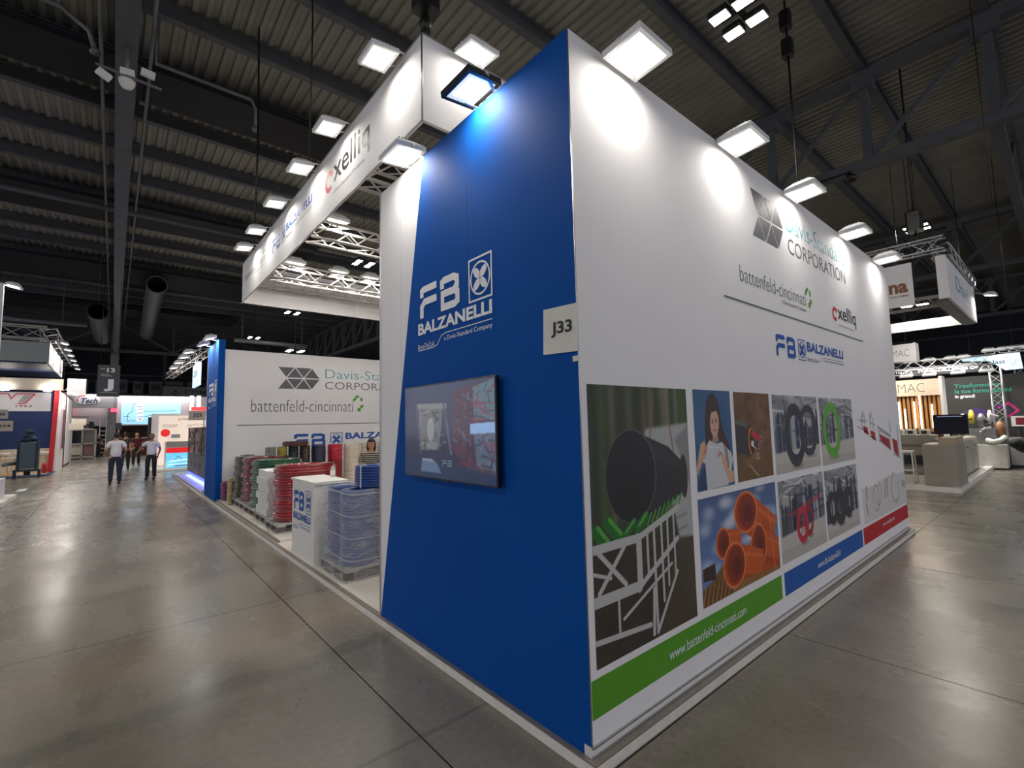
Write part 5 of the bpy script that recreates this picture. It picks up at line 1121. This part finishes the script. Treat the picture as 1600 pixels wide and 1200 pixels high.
# row of grey units high above, far sign
un = thing('wall_units', 'row of grey technical units high on the hall wall', 'equipment', (2, 58, 6)); UM = mat('unit_grey', (96, 98, 100), .6)
x = -4.8
while x < 10:
    ww = random.uniform(.7, 1.5); u_ = MB().box(x, x+ww, 57.5, 58.5, 5.55, 6.9+random.uniform(-.2, .2)).build('unit', UM, un); MB().box(x+.15, x+ww-.15, 57.46, 57.5, 5.9, 6.5).build('grille', DARKMET, u_); x += ww+random.uniform(.15, .6)
MB().box(-30, 12, 57.4, 58.6, 5.35, 5.5).build('gallery_ledge', STEEL, un)
for xx in (-25, -15, -5, 5, 11): MB().box(xx, xx+.2, 58.3, 58.5, 0, 5.35).build('support', STEEL, un)
t = thing('hanging_banner', 'grey banner with dark lettering hanging above the far stands', 'banner', (3.4, 50, 4.9)); MB().box(1.3, 6.4, 50, 50.05, 4.85, 5.75).build('banner_panel', mat('banner_dim', (112, 112, 112), .7), t); BFm = frame((0, 50, 0), (1,0,0), (0,0,1)); text('COMAC', BFm, (2.9, 5.02, 5.6, 5.45), DARKINK, t, bold=.02); mb = MB(); flat(mb, [(2.0,5.55),(2.25,5.2),(2.5,5.55),(2.25,5.4)], BFm); flat(mb, [(1.8,5.3),(2.25,4.95),(2.7,5.3),(2.25,5.1)], BFm); mb.build('arrow_emblem', DARKINK, t)
for x in (1.6, 6.1): MB().tube([(x, 50, 5.75), (x, 50, 10.3)], .01, 5).build('hanger', BLACK, t)
t = thing('hanging_lights', 'pair of tall lit panels above the lit cream stand', 'light', (1.7, 31, 3)); LPN = mat('lit_panel', (250, 248, 244), .5, emit=1.1)
for x in (1.62, 1.98): MB().box(x, x+.2, 33, 33.1, 3.0, 3.9).build('panel', LPN, t)
MB().bar((1.3, 33, 4.0), (2.4, 33, 4.0), .06).build('rail', BLACK, t); MB().tube([(1.8, 33, 4.0), (1.8, 33, 10.3)], .01, 5).build('hanger', BLACK, t)
# lit cream stand and desk on the right of the aisle
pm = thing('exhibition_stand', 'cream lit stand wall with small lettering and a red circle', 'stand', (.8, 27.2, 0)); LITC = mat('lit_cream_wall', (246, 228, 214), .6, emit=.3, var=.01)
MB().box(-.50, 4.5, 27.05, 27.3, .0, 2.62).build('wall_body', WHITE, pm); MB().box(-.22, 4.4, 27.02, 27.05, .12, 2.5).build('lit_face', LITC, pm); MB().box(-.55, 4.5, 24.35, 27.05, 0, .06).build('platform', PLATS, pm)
MB().box(-.62, -.50, 27.0, 27.3, .0, 2.45).build('dark_end', DARKMET, pm)
QF = frame((0, 27.02, 0), (1,0,0), (0,0,1)); text('PROMIX', QF, (.72, 2.30, 1.12, 2.40), mat('brown_ink', (150, 100, 84), .6), pm, bold=.01); mb = MB(); stroke(mb, circ(.62, 2.34, .05, .05, 10), .02, QF, closed=True); mb.build('ring_emblem', mat('brown_ink', (0,0,0)), pm)
text('RAW MATERIAL\nMANAGEMENT', QF, (-.05, 1.95, .55, 2.09), DARKINK, pm); text('STILL BETTER THAN\nEVER', QF, (.95, 1.95, 1.7, 2.09), DARKINK, pm); mb = MB(); flat(mb, circ(.06, 1.68, .19, .19, 24), QF); mb.build('red_circle', mat('red_dot_print', (220, 40, 40), .5, emit=.4), pm); MB().box(.3, .65, 26.9, 27.0, 1.42, 1.60).build('small_screen', mat('grey_screen', (160, 160, 168), .4), pm)
dk = thing('display_desk', 'small counter with grey top, red band and lit blue picture', 'counter', (.5, 24.9, 0)); MB().box(-.06, 1.4, 24.72, 25.5, .06, 1.27).build('body', WHITEP, dk); MB().box(-.04, 1.4, 24.70, 24.72, 1.02, 1.29).build('grey_top_band', mat('desk_grey', (168, 166, 166), .5), dk)
MB().box(-.04, 1.4, 24.695, 24.72, .78, 1.0).build('red_band', mat('lit_red_band', (222, 30, 34), .5, emit=.5), dk); p = Pic(-.04, 1.4, .12, .77, 120, (110, 190, 226)); p.noise(5, 3, .06); p.line((.05,.25),(1.3,.3),.03,(230,240,246)); p.line((.1,.4),(.8,.46),.05,(210,232,244)); p.line((.3,.5),(.4,.62),.02,(40,50,60)); p.line((.4,.62),(.55,.5),.02,(40,50,60)); p.line((.3,.2),(1.2,.18),.04,(60,80,96))
p.print_on(frame((0, 24.695, 0), (1,0,0), (0,0,1)), dk, 'lit_picture', emit=.7, label='lit pale blue picture'); 

# ================================================================== STANDS AT THE RIGHT
rp = thing('stand_platform', 'low white edged platform of the grey concrete look stand at the right', 'platform', (15.5, 4, 0))
MB().box(12.32, 20.3, .02, 9.0, 0, .10).build('platform_side', PLATS, rp); MB().box(12.5, 20.25, .2, 8.95, .10, .108).build('floor_panel', mat('grey_stand_floor', (150, 146, 138), .4), rp); MB().box(12.32, 20.3, .02, .2, .10, .109).build('edge_board', WHITEP, rp); MB().box(12.32, 12.5, .2, 9.0, .10, .109).build('edge_board', WHITEP, rp)
CONC = mat('concrete_look_board', (154, 148, 136), .6, var=.1, scale=3); CONC2 = mat('sand_board', (176, 158, 134), .6)
t = thing('reception_desk', 'grey concrete look block desk at the corner of the right stand', 'desk', (13.2, .35, .109)); MB().bev(12.6, 13.95, .07, .66, .109, 1.03, .006).build('body', CONC, t)
t2 = one(MB().bev(12.62, 13.9, .08, .36, 1.031, 1.20, .006), 'desk_block', CONC2, 'sand coloured raised block on the grey desk', 'block'); one(MB().box(12.9, 13.5, .42, .66, 1.031, 1.045), 'paper_sheet', WHITEP, 'white sheet lying on the grey desk', 'paper')
t = thing('storage_cabinet', 'pale two door cabinet behind the grey desk', 'cabinet', (16.6, .5, .109)); MB().box(15.2, 18.0, .26, .8, .109, 1.06).build('body', CONC, t)
for a, b2 in ((15.22, 16.55), (16.6, 17.98)):
    d_ = MB().box(a, b2, .235, .26, .14, 1.03).build('door', mat('cabinet_door', (176, 172, 162), .5), t); MB().box((a+b2)/2-.05, (a+b2)/2+.05, .22, .236, .8, .84).build('door_lock', BLACK, d_)
t = thing('bar_stool', 'white tubular bar stool beside the grey desk', 'stool', (12.9, .98, .109))
for y in (.86, 1.12):
    for x in (12.75, 13.05): MB().tube([(x, y, .109), (x, y+(.02 if y < 1 else -.02), .84)], .016, 8).build('leg', WHITEP, t)
for z in (.42, .84): MB().box(12.74, 13.06, .86, .875, z-.015, z+.015).build('rung', WHITEP, t); MB().box(12.74, 13.06, 1.105, 1.12, z-.015, z+.015).build('rung', WHITEP, t); MB().box(12.74, 12.76, .86, 1.12, z-.015, z+.015).build('rung', WHITEP, t)
MB().bev(12.73, 13.07, .85, 1.13, .84, .87, .008).build('seat', WHITEP, t)
t = thing('display_counter', 'long grey counter with laboratory boxes below the wood slat wall', 'counter', (15.8, 3, .109)); MB().box(15.5, 16.1, .95, 5.5, .109, .9).build('body', CONC, t); MB().box(15.4, 16.15, .85, 5.55, .9, 1.16).build('worktop', CONC, t)
MB().box(15.395, 15.4, 1, 5.5, .35, .6).build('dark_recess', BLACK, t)
for i, y in enumerate((1.05, 1.35, 1.62, 1.95, 2.3)):
    q = thing('laboratory_box', f'small white instrument on the long grey counter, {["nearest the monitor","second from the monitor","third from the monitor","fourth from the monitor","farthest left"][i]}', 'instrument', (15.6, y, 1.16), 'instruments on the counter'); MB().bev(15.5, 15.8, y-.1, y+.1, 1.16, 1.32, .01).build('case', WHITEP, q); MB().box(15.495, 15.5, y-.06, y+.06, 1.2, 1.28).build('display', DARKMET, q)
t = thing('monitor', 'large black monitor on the right stand', 'monitor', (15.2, .45, .109)); MB().bev(15.18, 15.22, .10, .79, 1.20, 1.72, .004).build('screen', mat('monitor_screen', (20, 24, 44), .15), t); MB().box(15.175, 15.18, .2, .7, 1.66, 1.68).build('status_line', mat('status_line', (130, 140, 170), .5, emit=.4), t); MB().bar((15.22, .45, .109), (15.22, .45, 1.3), .06).build('stand_pole', BLACK, t); MB().box(15.1, 15.4, .3, .6, .109, .125).build('foot', BLACK, t)
wp = thing('exhibition_stand', 'stand with vertical wood slats, light tubes and outlined lettering at the right', 'stand', (17.6, 3, .109)); WOODS = mat('oak_slat', (170, 122, 70), .5, var=.2, scale=3)
MB().box(17.6, 17.7, .86, 6, .109, 2.35).build('rear_board', mat('dark_oak', (96, 66, 40), .6), wp)
y = .92
while y < 5.9: MB().box(17.52, 17.6, y, y+.06, 1.2, 2.33).build('slat', WOODS, wp); y += .105
for i, (y, z0, z1) in enumerate(((1.10, 1.32, 2.05), (1.38, 1.3, 2.33), (1.52, 1.32, 2.15), (1.76, 1.3, 1.92), (1.90, 1.3, 2.15), (2.2, 1.3, 2.25))): MB().box(17.48, 17.51, y, y+.035, z0, z1).build('light_tube', mat('tube_glow', (255, 244, 224), .4, emit=3.5, var=0), wp)
MB().box(17.45, 17.6, .84, 6, 2.33, 2.84).build('header', CREAMW, wp); MB().box(17.3, 17.75, .80, .88, .109, 2.9).build('end_wall', WHITE, wp)
RF = frame((17.45, 0, 0), (0, -1, 0), (0, 0, 1)); text('COMAC', RF, (-2.42, 2.44, -1.24, 2.72), GREYINK, wp, bold=-.02); RG = frame((17.45, 0, 0), (0, -1, 0), (0, 0, 1))
MB().box(17.4, 17.5, 1.42, 4.5, 3.44, 4.0).build('upper_sign', WHITE, wp); MB().box(17.42, 17.9, 1.36, 1.42, 3.42, 4.02).build('upper_sign_side', WHITE, wp); text('COMAC', frame((17.4, 0, 0), (0,-1,0), (0,0,1)), (-2.30, 3.6, -1.52, 3.82), GREYINK, wp, bold=-.02)
for yy in (1.6, 4.3): MB().tube([(17.5, yy, 4.0), (17.5, yy, 10.3)], .01, 5).build('hanger', BLACK, wp)
l = bpy.data.lights.new('slat_lamp', 'AREA'); l.shape = 'RECTANGLE'; l.size = .3; l.size_y = 4; l.energy = 60; l.color = (1, .88, .7); lo = bpy.data.objects.new('slat_lamp', l); COL.objects.link(lo); lo.parent = wp; lo.location = (-.9, 0, 3.1)
dw = thing('exhibition_stand', 'dark stand wall with green lettering Trasformiamo at the right', 'stand', (20.2, .3, 0)); DARKW = mat('anthracite_wall', (52, 52, 50), .6)
MB().box(20.5, 20.6, -1.05, 1.25, 0.0, 3.0).build('dark_wall', DARKW, dw); MB().box(20.46, 20.5, 1.22, 1.27, 0, 3.0).build('edge_profile', ALU, dw); MB().box(20.46, 20.62, -1.10, -1.05, 0, 3.0).build('edge_profile', ALU, dw)
DF = frame((20.5, 0, 0), (0,-1,0), (0,0,1)); G2 = mat('aqua_ink', (30, 140, 120), .5, emit=.12)
text('Trasformiamo', DF, (-.92, 2.62, .30, 2.76), G2, dw, bold=.03); text('le tue formulazioni', DF, (-.92, 2.43, .45, 2.58), G2, dw, bold=.03); text('in granuli', DF, (-.92, 2.24, -.42, 2.39), LOGOWHITE, dw, bold=.03)
mb = MB(); flat(mb, circ(-.45, 1.75, .28, .16, 20), DF); mb.build('purple_print', mat('purple_ink', (66, 44, 110), .6), dw); mb = MB(); stroke(mb, [(.1,1.9),(.35,2.05),(.55,1.8),(.3,1.6)], .07, DF); mb.build('magenta_print', mat('magenta_ink', (196, 40, 120), .6), dw)
mb = MB(); stroke(mb, [(-.1,1.55),(.1,2.0),(.4,1.75)], .05, DF, lift=.004); mb.build('purple_print', mat('purple_ink', (0,0,0)), dw)
# laboratory machine in front
lm = thing('laboratory_machine', 'cluttered white and steel laboratory machine before the dark wall', 'machine', (19.2, .4, 0)); MW = mat('machine_white', (206, 206, 200), .4)
MB().box(18.8, 19.6, -.3, .72, .05, .75).build('cabinet', MW, lm); MB().box(19.0, 19.5, -.1, .6, .75, 1.25).build('gear_case', mat('machine_steel', (128, 130, 132), .35, .6), lm)
for i, (y, z, r_2) in enumerate(((.62, 1.3, .09), (.42, 1.42, .07), (.2, 1.3, .1), (0, 1.4, .06), (-.2, 1.05, .12))): MB().lathe([(0,0),(r_2,0),(r_2,.3),(r_2*.5,.42),(0,.43)], 12, (19.1, y, z)).build('vessel', [MW, mat('yellow_part', (206, 190, 60), .5), mat('machine_steel', (0,0,0)), MW, mat('brown_part', (140, 100, 70), .5)][i], lm)
for k in range(14):
    y = random.uniform(-.25, .7); z = random.uniform(.8, 1.7); MB().bar((19.0+random.uniform(-.1,.2), y, z), (19.0, y+random.uniform(-.25,.25), z+random.uniform(-.15,.25)), .035).build('linkage', [STEELL, BLACK, MW][k % 3], lm)
MB().tube([(19, .1, .9), (18.8, -.05, .85), (18.75, -.2, .9), (18.9, -.3, 1.0)], .07, 10).build('white_duct', MW, lm)
q = thing('storage_cabinet', 'low grey cabinet with white top and small red screen before the dark wall', 'cabinet', (20, -.55, 0)); MB().box(19.7, 20.3, -.95, -.32, .1, .95).build('body', mat('cabinet_grey', (140, 140, 136), .5), q); MB().box(19.7, 20.3, -.95, -.32, 0, .1).build('plinth', BLACK, q); MB().box(19.9, 19.95, -.85, -.4, 1.3, 1.62).build('screen_frame', MW, q); MB().box(19.89, 19.9, -.8, -.5, 1.35, 1.57).build('screen', mat('dark_red_screen', (90, 16, 30), .4, emit=.3), q); MB().bar((19.93, -.6, .95), (19.93, -.6, 1.3), .05).build('arm', BLACK, q)
one(MB().box(20.6, 33, -.9, .9, 0, .02), 'white_carpet', mat('white_carpet', (206, 200, 196), .9), 'white carpet tile beyond the dark stand wall', 'carpet')
# truss gates
def tower_truss(x, y, z1, label): return box_truss((x, y, .03), (x, y, z1), .26, label, 'truss posts at the right', nm='truss_post', m=ALU, bay=.26, thick=.022)
tower_truss(19.9, -.16, 3.25, 'nearer aluminium lattice post standing on a black foot plate at the right'); tower_truss(22.2, -.62, 3.3, 'farther bright lattice post right of the dark foot plate')
one(MB().box(19.6, 20.25, -.55, .25, .0, .028), 'foot_plate', BLACK, 'black foot plate under the nearer lattice post', 'plate')
eb = box_truss((19.0, -.2, 3.4), (19.0, 4.2, 3.4), .3, 'long truss with black banner reading the excellence of, at the right', nm='truss_beam', bay=.3, m=ALU, thick=.02); MB().box(18.86, 18.88, .05, 4.2, 3.04, 3.34).build('banner', DARKMET, eb)
XF = frame((18.858, 0, 0), (0,-1,0), (0,0,1)); text('THE EXCELLENCE OF', XF, (-1.60, 3.14, -.12, 3.23), LOGOWHITE, eb, bold=.02); mb = MB(); stroke(mb, circ(-2.2, 3.2, .32, .1, 24), .02, XF, closed=True); mb.build('oval_emblem', LOGOWHITE, eb); text('coma', XF, (-2.42, 3.15, -2.0, 3.24), LOGOWHITE, eb)
for i, y in enumerate((1.84, 1.25, .56, -.08)): flood((18.5, y, 3.02), (.25, 0, -1), ['farthest left', 'second', 'third', 'rightmost'][i]+' floodlight under the truss with the excellence banner', 'floodlights under the banner truss', (18.8, y, 3.2), side=(0,1,0), power=11)
for i, y in enumerate((1.72, 1.23, .72, .41)): flood((18.6, y, 3.50), (.25, 0, -1), ['farthest left', 'second', 'third', 'rightmost'][i]+' floodlight on top of the truss with the excellence banner', 'floodlights above the banner truss', (18.9, y, 3.56), side=(0,1,0), power=8)
bs = thing('hanging_sign', 'pale blue lit sign ending in plast with plant emblem at the upper right', 'sign', (20, -.3, 3.1)); LB = mat('pale_blue_lit', (176, 206, 232), .5, emit=.3)
mb = MB(); SFm = frame((20.0, 0, 0), (0,-1,0), (0,0,1)); mb.ext([(-.60,3.60),(.74,3.64),(.78,3.12),(.38,3.1),(.05,3.44),(-.60,3.50)], SFm, -.25, 0); mb.build('sign_box', LB, bs); text('plast', SFm, (.02, 3.28, .42, 3.45), mat('sign_ink', (30, 60, 84), .6), bs, lift=.004, bold=.02)
mb = MB()
for c in ((.50,3.45,.03,.07),(.58,3.33,.05,.03),(.66,3.38,.03,.05),(.60,3.24,.05,.04)): stroke(mb, circ(c[0], c[1], c[2], c[3], 14), .01, SFm, lift=.004, closed=True)
mb.build('plant_emblem', mat('sign_ink', (0,0,0)), bs)
for y in (-.6, .4): MB().tube([(20.1, y, 3.6), (20.1, y, 10.3)], .01, 5).build('hanger', BLACK, bs)
for i, y in enumerate((-.1, -.4, -.6, -.75)): flood((19.5, y-.02*i, 3.72), (.3, 0, -1), ['first', 'second', 'third', 'last'][i]+' small floodlight above the pale blue plast sign, from the left', 'floodlights above the pale blue sign', (19.9, y-.02*i, 3.66), side=(0,1,0), power=1.5)
# ring banner
rg = thing('hanging_header', 'white ring header with brown systems lettering hanging at the right', 'header', (15, 1.5, 4.33))
MB().box(12.5, 12.53, .52, 4.8, 4.33, 5.36).build('side_panel', WHITE, rg); MB().box(12.44, 17.2, -.10, -.04, 4.36, 5.36).build('front_panel', WHITE, rg); MB().box(12.42, 12.53, -.07, .08, 4.36, 5.36).build('corner_panel', WHITE, rg); MB().box(17.14, 17.2, -.04, 4.8, 4.36, 4.66).build('rear_panel', WHITE, rg); MB().box(12.5, 17.2, -.04, .2, 4.33, 4.36).build('lower_rail', mat('grey_soffit', (60, 62, 64), .6), rg)
KF = frame((12.5, 0, 0), (0,-1,0), (0,0,1)); BR = mat('brown_logo_ink', (150, 92, 72), .6); text('na', KF, (-.98, 4.66, -.62, 4.90), BR, rg, bold=.04); text('SYSTEMS', KF, (-.98, 4.56, -.61, 4.61), BR, rg, bold=.02)
mb = MB(); FF = frame((0, -.10, 0), (1,0,0), (0,0,1)); text('Davis', FF, (13.6, 4.72, 16.2, 5.1), TEAL, rg)
box_truss((12.5, -.1, 5.65), (12.5, 6, 5.65), .29, 'x', parent=rg, m=ALU); box_truss((12.5, 0, 5.5), (17.4, 0, 5.5), .29, 'x', parent=rg, m=ALU); box_truss((14.8, 0, 4.75), (14.8, 4.6, 4.75), .25, 'x', parent=rg, m=ALU)
flood((16.9, -.45, 5.05), (0, .2, -1), 'floodlight at the far corner of the white ring header', 'floodlights of the ring header', (16.9, -.1, 5.2), power=5)
# black cart
tr = thing('hand_cart', 'black loaded hand cart with a wheel at the right border', 'cart', (20.6, -.6, 0)); BAG = mat('black_bag', (16, 16, 18), .8, bump=.4)
mb = MB(); mb.ell((17.6, -.78, .82), (.55, .26, .22), 18, 12); mb.ell((18.0, -.95, .95), (.5, .25, .2), 16, 10); mb.ell((17.2, -.62, .88), (.3, .16, .14), 14, 8); mb.build('bag', BAG, tr)
for y in (-.78, -1.1): 
    mb = MB(); mb.lathe([(.15,-.02),(.17,-.02),(.17,.02),(.15,.02)], 20, closed=True); mb.v = [(v[0]+17.75, y+v[2], v[1]+.17) for v in mb.v]; w_ = mb.build('wheel', BLACK, tr)
    mb = MB()
    for k in range(6): a = k*PI/3; mb.bar((17.75, y, .17), (17.75+.15*math.cos(a), y, .17+.15*math.sin(a)), .012)
    mb.build('spokes', STEELL, w_)
for y in (-.8, -1.08): MB().bar((17.75, y, .17), (17.9, y, .7), .03).build('strut', STEELL, tr); MB().bar((18.2, y, .02), (18.1, y, .7), .03).build('strut', STEELL, tr)
MB().box(17.3, 18.4, -1.12, -.76, .62, .66).build('tray', BLACK, tr)

for q_ in (FL1, FL2):
    for c_ in list(q_.children_recursive): bpy.data.objects.remove(c_)
    bpy.data.objects.remove(q_)
